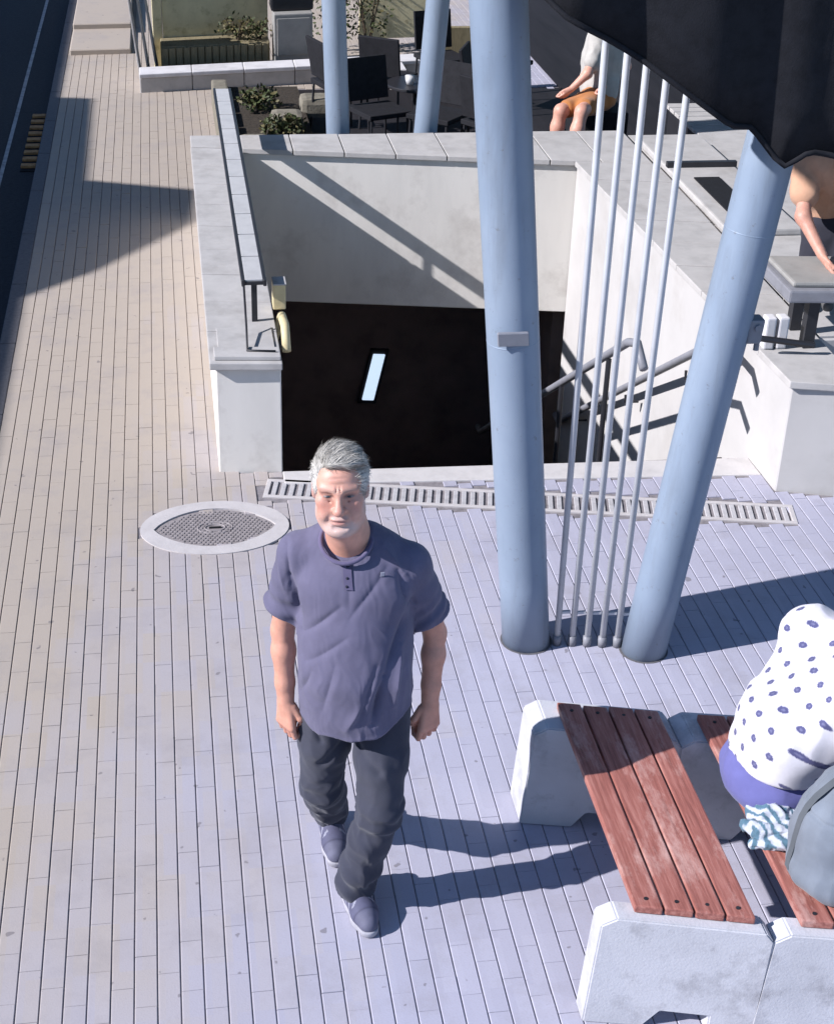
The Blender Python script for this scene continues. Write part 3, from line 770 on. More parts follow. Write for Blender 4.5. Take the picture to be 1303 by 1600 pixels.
def haircol(L):
    wside = np.clip(np.abs(L[:, 0]) / .075, 0, 1) ** 2 * bl(L[:, 2], .09, .03)
    C = np.tile((.36, .335, .295), (len(L), 1)) * (1 + .6 * perlin(np.stack([L[:, 0] * 120, L[:, 1] * 25, L[:, 2] * 50], 1)))[:, None]
    return lerp3(C, (.58, .56, .53), wside * .9)
hair = npmesh('hair', P, Q, haircol(L), MT['hair'], man)
def strands(P, N_, L_, cnt, R, c, colfn, length=.03, w=.0011, name='hair_strands', parent=None, comb=(.25, 1, .1)):
    idx = rng.choice(len(P), cnt); p0 = P[idx]; n = N_[idx]; l = L_[idx]
    cd_ = np.tile(np.asarray(comb, float), (cnt, 1)); side = bl(np.abs(l[:, 0]), .05, .08)
    cd_[:, 2] -= side * .8 + bl(l[:, 1], .06, .11) * 1.2
    cd_ = cd_ @ R.T + rng.normal(size=(cnt, 3)) * .12
    t = cd_ - n * (cd_ * n).sum(1, keepdims=True); t /= np.linalg.norm(t, axis=1, keepdims=True) + 1e-9
    b = np.cross(n, t); ln = length * rng.uniform(.5, 1.2, (cnt, 1)); vs = []; lift = rng.uniform(.10, .42, (cnt, 1)) + .15 * (rng.random((cnt, 1)) < .04)
    for k in range(4):
        u = k / 3; c_ = p0 - n * .002 + t * ln * u + n * ln * (lift * u - .38 * u * u); ww = w * (1 - .75 * u)
        vs += [c_ - b * ww, c_ + b * ww]
    V = np.stack(vs, 1).reshape(-1, 3); base = (np.arange(cnt) * 8)[:, None]
    Qs = np.concatenate([base + np.array([0, 1, 3, 2]) + 2 * k for k in range(3)])
    C_ = np.repeat(colfn(l), 8, 0) * np.repeat(rng.uniform(.40, 1.6, (cnt, 1)), 8, 0)
    return npmesh(name, V, Qs, C_, MT['hair'], parent)
o = strands(P, normals(P, Q), L, 8000, HR, HC, haircol, .042, .0008, 'hair_strands', hair, (1.0, .75, .1))

# t-shirt
f = Field((.14, 3.76, .72), (.88, 4.28, 1.56), .0034)
f.ell((.497, 4.055, 1.30), (.178, .112, .16), .04)
f.chain([(.498, 4.05, 1.28), (.502, 4.02, 1.12), (.508, 3.995, 1.0), (.512, 4.0, .87), (.512, 4.005, .76)], [.150, .148, .152, .148, .150], .05, ((1, 0, 0), 1.15))
f.cone((.33, 4.055, 1.365), (.43, 4.06, 1.425), .060, .060, .04); f.cone((.668, 4.055, 1.35), (.53, 4.06, 1.42), .060, .060, .04)
f.ell((.42, 3.975, 1.27), (.085, .05, .075), .05); f.ell((.585, 3.975, 1.27), (.085, .05, .075), .05)
for s_, (a, b, c) in ARM.items():
    a, b = np.array(a), np.array(b); e = a + (b - a) * .70
    f.chain([a, a + (e - a) * .5, e + (.006 * s_, 0, 0), e + (e - a) * .2], [.060, .061, .064, .067], .028, ((1, 0, 0), .96))
DS = {}
for s_, (a, b, c) in ARM.items():
    a, b = np.array(a), np.array(b); DS[s_] = (a, nrm(b - a + (.10 * s_, 0, 0)), np.linalg.norm(b - a) * .70)
def slv(X, Y, Z):
    r = -np.ones(np.broadcast(X, Y, Z).shape, np.float32)
    for s_, (a, d, L_) in DS.items():
        v = (X - a[0]) * d[0] + (Y - a[1]) * d[1] + (Z - a[2]) * d[2] - L_
        on = (X < .325) if s_ < 0 else (X > .69)
        r = np.where(on, v, r)
    return r
f.cut(slv)
hemf = lambda X, Y: .806 + .085 * np.clip((X - .56) / .13, 0, 1) ** 1.5 + .012 * np.clip((.40 - X) / .08, 0, 1) + .004 * np.sin(X * 60)
f.cut(lambda X, Y, Z: hemf(X, Y) - Z)
f.ell((.472, 4.01, 1.50), (.078, .080, .062), .012, None, 'sub')
f.cone((.472, 3.95, 1.49), (.474, 3.93, 1.50), .05, .06, .015, None, 'sub')
for s_, (a, b, c) in ARM.items():      # hollow sleeve ends and hem
    a, b = np.array(a), np.array(b); f.cone(a + (b - a) * .60, a + (b - a) * .90, .052, .057, .004, None, 'sub')
f.ell((.512, 4.005, .74), (.158, .135, .085), .004, None, 'sub')
P, Q = f.mesh(); P = relax(P, Q, 2, .45); Nn = normals(P, Q)
X, Y, Z = P.T
dsp = np.zeros(len(P))
def px(x, y): return np.array((.478 + (x - 550) / 505, 0, 1.473 - (y - 855) * .00222))
P2 = P * (1, 0, 1)
front = bl(-Nn[:, 1], -.2, .3)
for (a, b, wd, am) in [((462, 925), (480, 1000), .010, -.016), ((478, 1005), (545, 945), .011, -.009), ((490, 1040), (560, 985), .012, -.006), ((600, 1125), (618, 1045), .013, -.020), ((618, 1045), (648, 955), .012, -.014), ((578, 1120), (606, 1030), .012, -.009),
                       ((632, 1100), (640, 1010), .010, .014), ((612, 895), (560, 960), .012, -.005), ((630, 900), (655, 960), .010, -.013), ((520, 1110), (540, 1030), .013, -.006), ((605, 870), (640, 905), .012, .012), ((555, 880), (560, 950), .012, -.003),
                       ((480, 1100), (500, 1050), .010, -.008), ((455, 880), (462, 950), .010, -.008), ((440, 900), (452, 955), .009, .006), ((560, 1135), (590, 1080), .014, .009)]:
    d, t = segd(P2, px(*a), px(*b)); dsp += am * (.55 * np.exp(-(d / wd) ** 2) + .6 * np.exp(-d / (wd * .55))) * (.25 + .75 * np.sin(np.pi * np.clip(t, .05, .95))) * front
warp = .35 * fbm(P * 7, 2)
q = np.stack([X * 16 + warp * 2, Y * 12, Z * 5 + X * 6 + warp * 2], 1)
dsp += .0036 * (ridge(q) - .55) * (.4 + bl(Z, 1.2, .9)) + .0012 * (ridge(q * 2.3 + 9) - .5) + .004 * fbm(P * 6, 2)
hemw = np.exp(-((Z - hemf(X, Y)) / .012) ** 2); dsp += .0025 * hemw
for s_, (a, d_, L_) in DS.items():
    v = (P - a) @ d_ - L_; on = (X < .325) if s_ < 0 else (X > .69); dsp += on * (.003 * np.exp(-((v + .008) / .009) ** 2) + .004 * np.sin(v * 120 + X * 40) * bl(v, -.14, -.03))
P = P + Nn * dsp[:, None]
C = np.tile((.122, .113, .170), (len(P), 1)); SP = P.copy()
shirt = npmesh('t_shirt', P, Q, C, MT['cloth'], man)
# collar rib, placket, small chest emblem
def hexcol(name, mb, c, mat, parent, smooth=True, bevel=0):
    me = mb.mesh(bevel, 2, smooth); at = me.color_attributes.new('Col', 'FLOAT_COLOR', 'POINT')
    at.data.foreach_set('color', list((*c, 1)) * len(me.vertices)); return link(name, me, mat, parent)
ring = []
for k in range(33):
    a = 2 * math.pi * k / 32
    ring.append((.473 + .079 * math.cos(a), 4.004 + .080 * math.sin(a), 1.450 + .030 * math.sin(a) + (.004 * math.cos(2 * a))))
hexcol('collar', MB().tube(ring, .007, 8, False), (.125, .108, .18), MT['cloth'], shirt)
def fy(x, z):
    w_ = (np.abs(SP[:, 0] - x) < .008) & (np.abs(SP[:, 2] - z) < .008); return SP[w_, 1].min()
mb = MB(); zs = np.linspace(1.412, 1.335, 7)
for k in range(7):
    x = .482 + .002 * k
    mb.v += [(x - .013, fy(x - .013, zs[k]) - .0015, zs[k]), (x + .013, fy(x + .013, zs[k]) - .0015, zs[k])]
for k in range(6): mb.f.append((2 * k, 2 * k + 2, 2 * k + 3, 2 * k + 1))
hexcol('placket', mb, (.10, .088, .15), MT['cloth'], shirt)
for z in (1.398, 1.368, 1.345): y_ = fy(.487, z); hexcol('button', MB().tube([(.487, y_ + .001, z), (.487, y_ - .004, z)], .0045, 10), (.03, .03, .05), MT['cloth'], shirt)
y_ = fy(.592, 1.375); hexcol('emblem', MB().obox((.592, y_ - .001, 1.375), (.0065, .0015, 0), (0, .0015, 0), (.001, 0, .008)), (.30, .30, .36), MT['cloth'], shirt, False, .002)

# trousers
f = Field((.22, 3.74, .0), (.80, 4.44, 1.0), .0045)
f.ell((.505, 4.03, .86), (.168, .13, .13), .04)
LH, LK, LA = np.array((.595, 4.02, .84)), np.array((.602, 3.922, .465)), np.array((.515, 3.958, .088))
RH, RK, RA = np.array((.415, 4.04, .84)), np.array((.388, 4.074, .44)), np.array((.392, 4.312, .105))
f.chain([LH, LH + (LK - LH) * .5, LK, LK + (LA - LK) * .35, LK + (LA - LK) * .7, LA], [.094, .085, .070, .068, .064, .066], .03)
f.chain([RH, RH + (RK - RH) * .5, RK, RK + (RA - RK) * .35, RK + (RA - RK) * .7, RA], [.094, .083, .069, .067, .062, .061], .03)
f.cone((.505, 4.03, .80), (.50, 4.02, .75), .09, .055, .03)
for a, b in ((LK, LA), (RK, RA)):
    n_ = nrm(b - a); e = b.copy()
    f.cut(lambda X, Y, Z, n_=n_, e=e: np.where((X - e[0]) ** 2 + (Y - e[1]) ** 2 + (Z - e[2]) ** 2 < .016, (X - e[0]) * n_[0] + (Y - e[1]) * n_[1] + (Z - e[2]) * n_[2] - .02, -1))
    f.cone(b - n_ * .02, b + n_ * .08, .054, .058, .004, None, 'sub')
P, Q = f.mesh(); P = relax(P, Q, 2, .45); Nn = normals(P, Q); X, Y, Z = P.T
warp = fbm(P * 6, 2); dsp = .0045 * fbm(P * 8, 3)
for K, A, ph in ((LK, LA, 0), (RK, RA, 3.3)):
    d, t = segd(P, K, A); near = np.exp(-(d / .10) ** 2)
    axis = nrm(A - K); u = (P - K) @ axis; ang = np.arctan2(Y - (K[1] + A[1]) / 2, X - (K[0] + A[0]) / 2)
    dsp += near * bl(t, .45, .95) * .0085 * np.sin(u * 75 + 1.6 * np.sin(ang + ph) + warp * 3)
    kb = np.exp(-((u + .01) / .075) ** 2) * np.exp(-(d / .12) ** 2)
    dsp += kb * .0075 * np.sin(u * 85 + ang * 1.5 + warp * 4 + ph)
q = np.stack([X * 9 + warp, Y * 9, Z * 4.5 + X * 7], 1); dsp += .0090 * (ridge(q) - .55) * bl(Z, .9, .6) + .004 * (ridge(np.stack([X * 14 + warp * 2, Y * 14, Z * 15 + X * 9], 1)) - .55) * bl(Z, .62, .45)
dd, _ = segd(P * (1, 0, 1), (.50, 0, .72), (.40, 0, .60)); dsp -= .010 * np.exp(-(dd / .016) ** 2)
dd, _ = segd(P * (1, 0, 1), (.505, 0, .74), (.60, 0, .66)); dsp -= .008 * np.exp(-(dd / .015) ** 2)
dd, _ = segd(P * (1, 0, 1), (.36, 0, .82), (.40, 0, .70)); dsp -= .006 * np.exp(-(dd / .010) ** 2)
P = P + Nn * dsp[:, None]
C = np.tile((.042, .044, .062), (len(P), 1)); C *= (1 + .12 * fbm(P * 14, 3))[:, None]
for K in (LK, RK): C = lerp3(C, (.075, .076, .095), .6 * blob(P, K + (0, -.06, .12), (.06, .08, .16)))
trs = npmesh('trousers', P, Q, C, MT['cloth'], man)
hexcol('belt_buckle', MB().box(.515, .555, 3.868, 3.878, .855, .885), (.25, .24, .24), MT['shoe'], trs, False, .003)

# shoes
def shoe(heel, toe, pitch_z):
    heel, toe = np.array(heel, float), np.array(toe, float); d = nrm(toe - heel); side = nrm(np.cross(d, (0, 0, 1))); up = np.cross(side, d); Ls = np.linalg.norm(toe - heel)
    W = lambda a, b, c: heel + d * a * Ls + side * b + up * c
    pts = np.array([heel, toe]); f = Field(pts.min(0) - .09, pts.max(0) + (.09, .09, .17), .0035)
    f.chain([W(.10, 0, .045), W(.45, 0, .045), W(.72, -.003, .040), W(.90, 0, .034)], [.036, .037, .042, .033], .03, (up, .95))
    f.chain([W(.14, 0, .075), W(.40, 0, .078), W(.62, 0, .055)], [.033, .033, .030], .03)
    f.cone(W(.12, 0, .09), W(.14, 0, .13), .034, .036, .02)
    n0 = up; f.cut(lambda X, Y, Z: -((X - heel[0]) * n0[0] + (Y - heel[1]) * n0[1] + (Z - heel[2]) * n0[2] - .018))
    f.cone(W(.10, 0, .125), W(.12, 0, .18), .026, .03, .004, None, 'sub')
    P, Q = f.mesh(); P = relax(P, Q, 2, .4); u = ((P - heel) @ d) / Ls; hgt = (P - heel) @ up; sd_ = (P - heel) @ side
    C = np.tile((.085, .085, .135), (len(P), 1)); C = lerp3(C, (.07, .07, .10), .8 * bl(u, .22, .12) * bl(hgt, .03, .06)); C = lerp3(C, (.13, .13, .18), .7 * bl(u, .78, .86))
    C = lerp3(C, (.28, .28, .34), .8 * (np.abs(np.sin((u * 1.0 + hgt * 3) * 26)) > .88) * (np.abs(sd_) > .022) * (u > .3) * (u < .7))
    C = lerp3(C, (.05, .05, .08), .7 * np.exp(-((u - .80) / .012) ** 2))
    up_ = npmesh('shoe', P, Q, C, MT['shoe'], man)
    g = Field(pts.min(0) - .09, pts.max(0) + .09, .0035)
    g.chain([W(.09, 0, .012), W(.45, 0, .012), W(.72, -.003, .012), W(.91, 0, .016)], [.038, .037, .044, .035], .02)
    g.cut(lambda X, Y, Z: np.abs((X - heel[0]) * n0[0] + (Y - heel[1]) * n0[1] + (Z - heel[2]) * n0[2] - .012) - .0125)
    P, Q = g.mesh(); npmesh('sole', P, Q, (.34, .33, .36), MT['shoe'], up_)
    for k in range(4):
        u0 = .38 + .075 * k; z_ = .1275 - .0115 * k
        hexcol('lace', MB().tube([W(u0, -.022, z_ - .016), W(u0 + .012, 0, z_ - .002), W(u0 + .02, .022, z_ - .016)], .0032, 6), (.42, .41, .45), MT['shoe'], up_)
shoe((.473, 4.055, .004), (.592, 3.812, .004), 0)
man.rotation_euler = (0, 0, -.23)
shoe((.364, 4.40, .040), (.435, 4.138, .006), 0)

# ---------------------------------------------------------------- benches
def bench(label, x0, x1, sx0, sx1, n, yA, yB, sk, tall=.45, group='pair of benches'):
    """concrete end blocks with lengthwise slats; sk: skew of the cross direction"""
    e = empty('bench', ((x0 + x1) / 2, (yA + yB) / 2, 0), label, 'bench', group)
    def skq(xa, xb, ya, yb): return [(xa, ya + sk * (xa - x0)), (xb, ya + sk * (xb - x0)), (xb, yb + sk * (xb - x0)), (xa, yb + sk * (xa - x0))]
    for ya, yb in ((yA - .04, yA + .045), (yB - .11, yB + .07)):
        b = bmesh.new()
        # block with a recess at the foot, profile in x-z
        w_ = x1 - x0; r0, r1 = w_ * .42, w_ * .72
        prof = [(0, 0), (r0 - .05, 0), (r0, .075), (r1, .075), (r1 + .0, 0), (w_, 0), (w_ + .012, tall - .03), (w_ - .012, tall), (.045, tall), (0, tall - .035)]
        vs0 = []; vs1 = []
        for px_, z in prof:
            X0 = x0 + px_ - (.028 * (1 - z / tall) if px_ < .02 else 0)
            vs0.append(b.verts.new((X0, ya + sk * px_, z))); vs1.append(b.verts.new((X0, yb + sk * px_, z)))
        k = len(prof)
        b.faces.new(vs0); b.faces.new(vs1[::-1])
        for i in range(k): b.faces.new((vs0[i], vs1[i], vs1[(i + 1) % k], vs0[(i + 1) % k]))
        bmesh.ops.recalc_face_normals(b, faces=b.faces)
        bmesh.ops.bevel(b, geom=list(b.edges), offset=.005, segments=2, affect='EDGES')
        me = bpy.data.meshes.new('m'); b.to_mesh(me); b.free()
        link('end_block', me, MT['bench_concrete'], e)
    w_ = (sx1 - sx0) / n
    for i in range(n):
        xa, xb = sx0 + i * w_ + .004, sx0 + (i + 1) * w_ - .004; j0, j1 = random.uniform(-.004, .004), random.uniform(-.004, .004)
        MB().hexa(skq(xa, xb, yA - .005 + j0, yB + .015 + j1), tall + .003, tall + .033 + random.uniform(-.002, .002)).obj('slat', MT['slat'], e, .005, 2)
        for yy in (yA + .03, yB - .03):
            xm = (xa + xb) / 2; ys = yy + sk * (xm - x0); MB().tube([(xm, ys, tall + .030), (xm, ys, tall + .0345)], .007, 8).obj('screw', MT['dark_steel'], e)
    for yy in (yA + .25, yB - .25):
        MB().hexa(skq(sx0 + .03, sx1 - .03, yy, yy + .05), tall - .035, tall + .002).obj('bearer', MT['dark_steel'], e)
    return e
bench('empty bench of red timber slats on pale concrete blocks, man shadow across it', 1.195, 1.690, 1.292, 1.655, 4, 3.385, 4.41, -.27)
bench('right bench of red slats, occupied by a person in a dotted top', 1.705, 2.36, 1.785, 2.20, 4, 3.25, 4.275, -.22)

# ---------------------------------------------------------------- seated people
def limb(f, pts, rs, k=.03, flat=None): f.chain([np.asarray(p, float) for p in pts], rs, k, flat)
def sitter(label, J, cols, h=.006, dots=False, group=None, hair_long=True):
    """J: hip pair, knees, ankles, shoulders, elbows, wrists, head, neck, facing angle"""
    e = empty('person', (J['pelvis'][0], J['pelvis'][1], J['ground']), label, 'person', group)
    pel = np.array(J['pelvis'], float); nk = np.array(J['neck'], float); hd = np.array(J['head'], float); fa = J['facing']
    fx = np.array((math.cos(fa), math.sin(fa), 0)); sdv = np.array((-math.sin(fa), math.cos(fa), 0))     # forward, left
    R = rotm(fa + math.pi / 2, J.get('nod', .1)); W = J.get('w', 1.0)
    allp = [pel, nk, hd]
    for k in ('sh', 'el', 'wr', 'hip', 'kn', 'an'): allp += [np.array(p, float) for p in J[k]]
    allp = np.array(allp); lo, hi = allp.min(0) - .24, allp.max(0) + .24
    f = Field(lo, hi, h)
    limb(f, [pel + (0, 0, .05), (pel + nk) / 2, nk - (0, 0, .05)], [.10, .10, .08]); head_sdf(f, hd, R, 1.0, nk)
    for i in (0, 1):
        S_, E_, W_ = (np.array(J[k][i], float) for k in ('sh', 'el', 'wr')); limb(f, [nk - (0, 0, .07), S_], [.05, .05])
        limb(f, [S_, E_], [.046, .038]); limb(f, [E_, W_], [.040, .027]); sg = -1 if i else 1
        hand(f, W_, (W_ - E_), fx * .8 + (0, 0, .3), -sdv * (1 if i == 0 else -1), .95)
        H_, K_, A_ = (np.array(J[k][i], float) for k in ('hip', 'kn', 'an')); limb(f, [pel, H_, K_], [.09, .085, .055]); limb(f, [K_, K_ * .65 + A_ * .35, A_], [.053, .056, .036]); limb(f, [A_, A_ + fx * .13 - (0, 0, .04)], [.036, .028])
    P, Q = f.mesh(); P = relax(P, Q, 1, .4); npmesh('body', P, Q, face_color(P, hd, R, 1.0, J.get('skin', SKIN), 0), MT['skin'], e)
    # top
    f = Field(lo, hi, h)
    b0 = pel + (0, 0, J.get('hem', .06)); mid = (pel + nk) / 2 + (0, 0, .02)
    limb(f, [b0 - (0, 0, .05), b0 + (0, 0, .06), mid, nk - (0, 0, .13)], [.118 * W, .120 * W, .136 * W, .138 * W], .06, (sdv, 1.34)); ar = .07
    for i in (0, 1):
        S_, E_ = np.array(J['sh'][i], float), np.array(J['el'][i], float)
        limb(f, [nk - (0, 0, .035), S_], [.055, .060], .04); limb(f, [S_, S_ * .35 + E_ * .65], [.068, .070], .03); limb(f, [S_ - fx * .02, mid + (S_ - nk) * .45, b0 + (S_ - nk) * .35], [.092, .098 * W, .075 * W], .07)
    f.ell(nk + (0, 0, .035) + fx * .012, (.065, .065, .05), .01, None, 'sub'); f.cut(lambda X, Y, Z: b0[2] - .045 + .012 * np.sin((X + Y) * 14) - Z)
    P, Q = f.mesh(); P = relax(P, Q, 2, .5); Nn = normals(P, Q)
    P = P + Nn * (.015 * (ridge(P * (6, 6, 3.5) + 5) - .5) + .009 * fbm(P * 6, 2) + .006 * (ridge(P * (13, 13, 7)) - .5))[:, None]
    C = np.tile(cols['top'], (len(P), 1)).astype(float)
    if dots:
        # printed dots, laid out on the cloth around the body
        rel = P - (pel + nk) / 2; u = (rel @ sdv) * 1.1; v = P[:, 2] * 1.1 + .55 * (rel @ fx); pit = .082
        r_ = np.floor(v / pit); uu = u / pit + .5 * (r_ % 2) + .18 * np.sin(r_ * 12.9) + .12 * perlin(P * 9); du = (uu - np.floor(uu) - .5) * pit; dv_ = (v / pit - r_ - .5) * pit
        dd = np.hypot(du, dv_); C = lerp3(C, cols['dot'], bl(dd, .0155, .0135)); C = lerp3(C, (.28, .28, .42), .35 * bl(dd, .006, .004))
    npmesh('top', P, Q, C, MT['cloth'], e)
    # trousers or shorts
    f = Field(lo, hi, h); f.ell(pel + (0, 0, .0), (.15 * W, .17 * W, .125), .04); f.ell(pel - fx * .045 + (0, 0, -.005), (.12, .165, .10), .04); le = J.get('leg', .92)
    for i in (0, 1):
        H_, K_, A_ = (np.array(J[k][i], float) for k in ('hip', 'kn', 'an'))
        limb(f, [pel, H_, K_ if le > .5 else H_ + (K_ - H_) * .75], [.11, .105, .075], .04)
        if le > .5: limb(f, [K_, K_ + (A_ - K_) * le], [.074, .062], .03)
    f.cut(lambda X, Y, Z: Z - pel[2] - .115)
    P, Q = f.mesh(); P = relax(P, Q, 2, .5); Nn = normals(P, Q); P = P + Nn * (.009 * (ridge(P * (8, 8, 8)) - .5) + .004 * fbm(P * 11, 2))[:, None]
    npmesh('trousers', P, Q, np.asarray(cols['legs'], float), MT['cloth'], e)
    # hair
    f = Field(hd - .2, hd + .2, h * .8); T = lambda p: hd + R @ np.asarray(p, float)
    f.ell(T((0, .026, .036)), (.090, .106, .094), .01, R); f.ell(T((0, -.125, -.01)), (.066, .085, .082), .012, R, 'sub'); f.ell(T((0, -.09, -.10)), (.12, .10, .09), .012, R, 'sub')
    if hair_long: f.chain([T((0, .06, -.01)), T((0, .075, -.09)), T((0, .07, -.15))], [.075, .06, .035], .03)
    else: f.ell(T((0, .05, -.14)), (.14, .14, .07), .02, R, 'sub')
    P, Q = f.mesh(); P = relax(P, Q, 1, .4); Nn = normals(P, Q); L = (P - hd) @ R; P = P + Nn * (.006 * ridge(L * (60, 30, 12)))[:, None]
    ho = npmesh('hair', P, Q, np.asarray(cols['hair'], float), MT['hair'], e)
    for i in (0, 1):
        A_ = np.array(J['an'][i], float); g = Field(A_ - .22, A_ + .22, h)
        g.chain([A_ - fx * .03 - (0, 0, .035), A_ + fx * .10 - (0, 0, .045), A_ + fx * .17 - (0, 0, .05)], [.040, .040, .034], .02)
        z0 = A_[2] - .08; g.cut(lambda X, Y, Z: z0 - Z); P, Q = g.mesh(); npmesh('shoe', P, Q, np.asarray(cols['shoe'], float), MT['shoe'], e)
    return e
sitter('seated person in white top with blue polka dots and lavender trousers', dict(
    pelvis=(1.91, 3.84, .56), ground=0, neck=(2.22, 3.85, 1.06), head=(2.31, 3.83, 1.25), facing=-.12, hem=.115, w=1.12,
    sh=[(2.08, 4.06, .95), (2.11, 3.66, .98)], el=[(2.20, 4.11, .82), (2.24, 3.60, .84)], wr=[(2.42, 4.03, .74), (2.46, 3.68, .74)],
    hip=[(2.10, 3.90, .555), (2.10, 3.70, .555)], kn=[(2.46, 3.93, .52), (2.46, 3.67, .52)], an=[(2.48, 3.94, .09), (2.48, 3.66, .09)]),
    dict(top=(.60, .58, .61), dot=(.08, .08, .17), legs=(.12, .12, .29), hair=(.05, .035, .025), shoe=(.3, .3, .3)), .005, True)

# grey-green bag standing on the right bench
bag = empty('bag', (1.98, 3.42, .485), 'bulging grey-green cloth bag standing on the right bench beside the seated person', 'bag')
f = Field((1.70, 3.10, .42), (2.40, 3.72, 1.05), .006)
f.ell((1.985, 3.40, .67), (.185, .165, .20), .05); f.ell((1.995, 3.38, .55), (.19, .165, .10), .05); f.ell((2.05, 3.41, .80), (.15, .13, .12), .05)
f.cut(lambda X, Y, Z: .487 - Z)
P, Q = f.mesh(); P = relax(P, Q, 3, .5); Nn = normals(P, Q); P = P + Nn * (.012 * fbm(P * 5, 2) + .014 * (ridge(P * (6, 7, 3.5) + 3) - .5) + .005 * (ridge(P * (16, 16, 9)) - .5))[:, None]
P = P - Nn * (.006 * np.exp(-((P[:, 2] - .78) / .006) ** 2) + .006 * np.exp(-((P[:, 1] - 3.47) / .005) ** 2))[:, None]
npmesh('bag_body', P, Q, np.array((.165, .185, .215)) * (1 + .15 * fbm(P * 9, 3))[:, None], MT['cloth'], bag)
sp_ = []
for z in np.linspace(.54, .90, 10):
    w_ = (np.abs(P[:, 1] - 3.40) < .012) & (np.abs(P[:, 2] - z) < .012); sp_.append((P[w_, 0].min() - .001, 3.40, z))
mb = MB()
for x, y, z in sp_: mb.v += [(x, y - .014, z), (x, y + .014, z)]
for k in range(9): mb.f.append((2 * k, 2 * k + 1, 2 * k + 3, 2 * k + 2))
hexcol('strap', mb, (.09, .10, .11), MT['cloth'], bag)
hexcol('handle', MB().tube([(2.0, 3.34, .9), (2.03, 3.36, 1.0), (2.06, 3.42, 1.03), (2.08, 3.47, 1.0), (2.09, 3.49, .9)], .014, 8), (.12, .13, .14), MT['cloth'], bag)
# crumpled striped scarf over the slat between person and bag
f = Field((1.70, 3.38, .36), (2.02, 3.80, .66), .004)
limb(f, [(1.80, 3.70, .50), (1.84, 3.64, .535), (1.92, 3.63, .52)], [.03, .035, .03]); limb(f, [(1.765, 3.66, .49), (1.79, 3.60, .51), (1.88, 3.575, .52), (1.96, 3.57, .52)], [.018, .026, .03, .03], .012)
limb(f, [(1.76, 3.58, .475), (1.83, 3.545, .505), (1.93, 3.52, .51)], [.016, .022, .026], .012); limb(f, [(1.84, 3.70, .53), (1.92, 3.69, .54)], [.028, .03], .012)
P, Q = f.mesh(); P = relax(P, Q, 1, .4); Nn = normals(P, Q); P = P + Nn * (.016 * (ridge(P * (16, 22, 20)) - .5) + .008 * (ridge(P * 40) - .5))[:, None]
st = .5 + .5 * np.sin(P[:, 0] * 190 + P[:, 1] * 90 + 7 * perlin(P * 16)); C = np.tile((.45, .47, .52), (len(P), 1)); C = lerp3(C, (.08, .15, .20), bl(st, .5, .7))
sc_ = empty('scarf', (1.84, 3.62, .49), 'crumpled blue and white striped scarf on the slat beside the bag', 'scarf'); npmesh('scarf_cloth', P, Q, C, MT['cloth'], sc_)

# ================================================================ BACKGROUND
# planting bed behind the stairwell
bed = empty('planting_bed', (1.0, 13.2, 0), 'low stone-edged planting bed behind the stairwell', 'planting bed')
MB().box(.55, 1.20, 11.75, 14.5, -.10, .16).obj('soil', MT['soil'], bed)
for i in range(6): MB().box(.40, .545, 11.75 + i * .46, 12.19 + i * .46, -.1, .22 + random.uniform(-.02, .02)).obj('edge_stone', MT['stone'], bed, .02, 2)
for i in range(2): MB().box(.55 + i * .33, .86 + i * .33, 11.60, 11.74, -.1, .22 + random.uniform(-.02, .02)).obj('edge_stone', MT['stone'], bed, .02, 2)
for i in range(3): MB().box(.56 + i * .3, .80 + i * .33, 12.35 + i * .62, 12.62 + i * .62, .1, .30 + random.uniform(-.04, .04)).obj('rock', MT['stone'], bed, .05, 2)
def shrub(label, c, r, h, nl, mats, group=None):
    e = empty('shrub', c, label, 'shrub', group)
    st = MB()
    for k in range(5):
        a = random.uniform(0, 6.28); st.tube([c, (c[0] + r * .3 * math.cos(a), c[1] + r * .3 * math.sin(a), c[2] + h * .5), (c[0] + r * .6 * math.cos(a), c[1] + r * .6 * math.sin(a), c[2] + h * .85)], [.012, .009, .004], 5)
    st.obj('stem', MT['bark'], e)
    for mt, part in zip(mats, (.7, .3)):
        m = MB()
        for _ in range(int(nl * part)):
            u = random.random() ** .5; a = random.uniform(0, 6.28); ph = random.uniform(-.5, 1.35)
            p = Vector((c[0] + r * u * math.cos(a) * math.cos(ph * .8), c[1] + r * u * math.sin(a) * math.cos(ph * .8), c[2] + h * .4 + h * .6 * u * math.sin(ph)))
            d = Vector((random.gauss(0, 1), random.gauss(0, 1), random.gauss(.3, .8))).normalized(); s_ = d.orthogonal().normalized(); L = random.uniform(.03, .06); w_ = L * .3
            m.add([p, p + d * L * .5 + s_ * w_, p + d * L, p + d * L * .5 - s_ * w_], [(0, 1, 2, 3)])
        m.obj('foliage', mt, e)
for i, (x, y, r, h, lb) in enumerate([(.80, 12.1, .17, .20, 'low dark shrub at the near end of the planting bed'), (.95, 12.9, .20, .16, 'mid dark shrub in the middle of the planting bed'), (.80, 13.7, .20, .18, 'dark shrub at the far end of the planting bed by the low wall')]):
    shrub(lb, (x, y, .16), r, h, 420, (MT['leaf'], MT['leaf2']), 'shrubs of the planting bed')

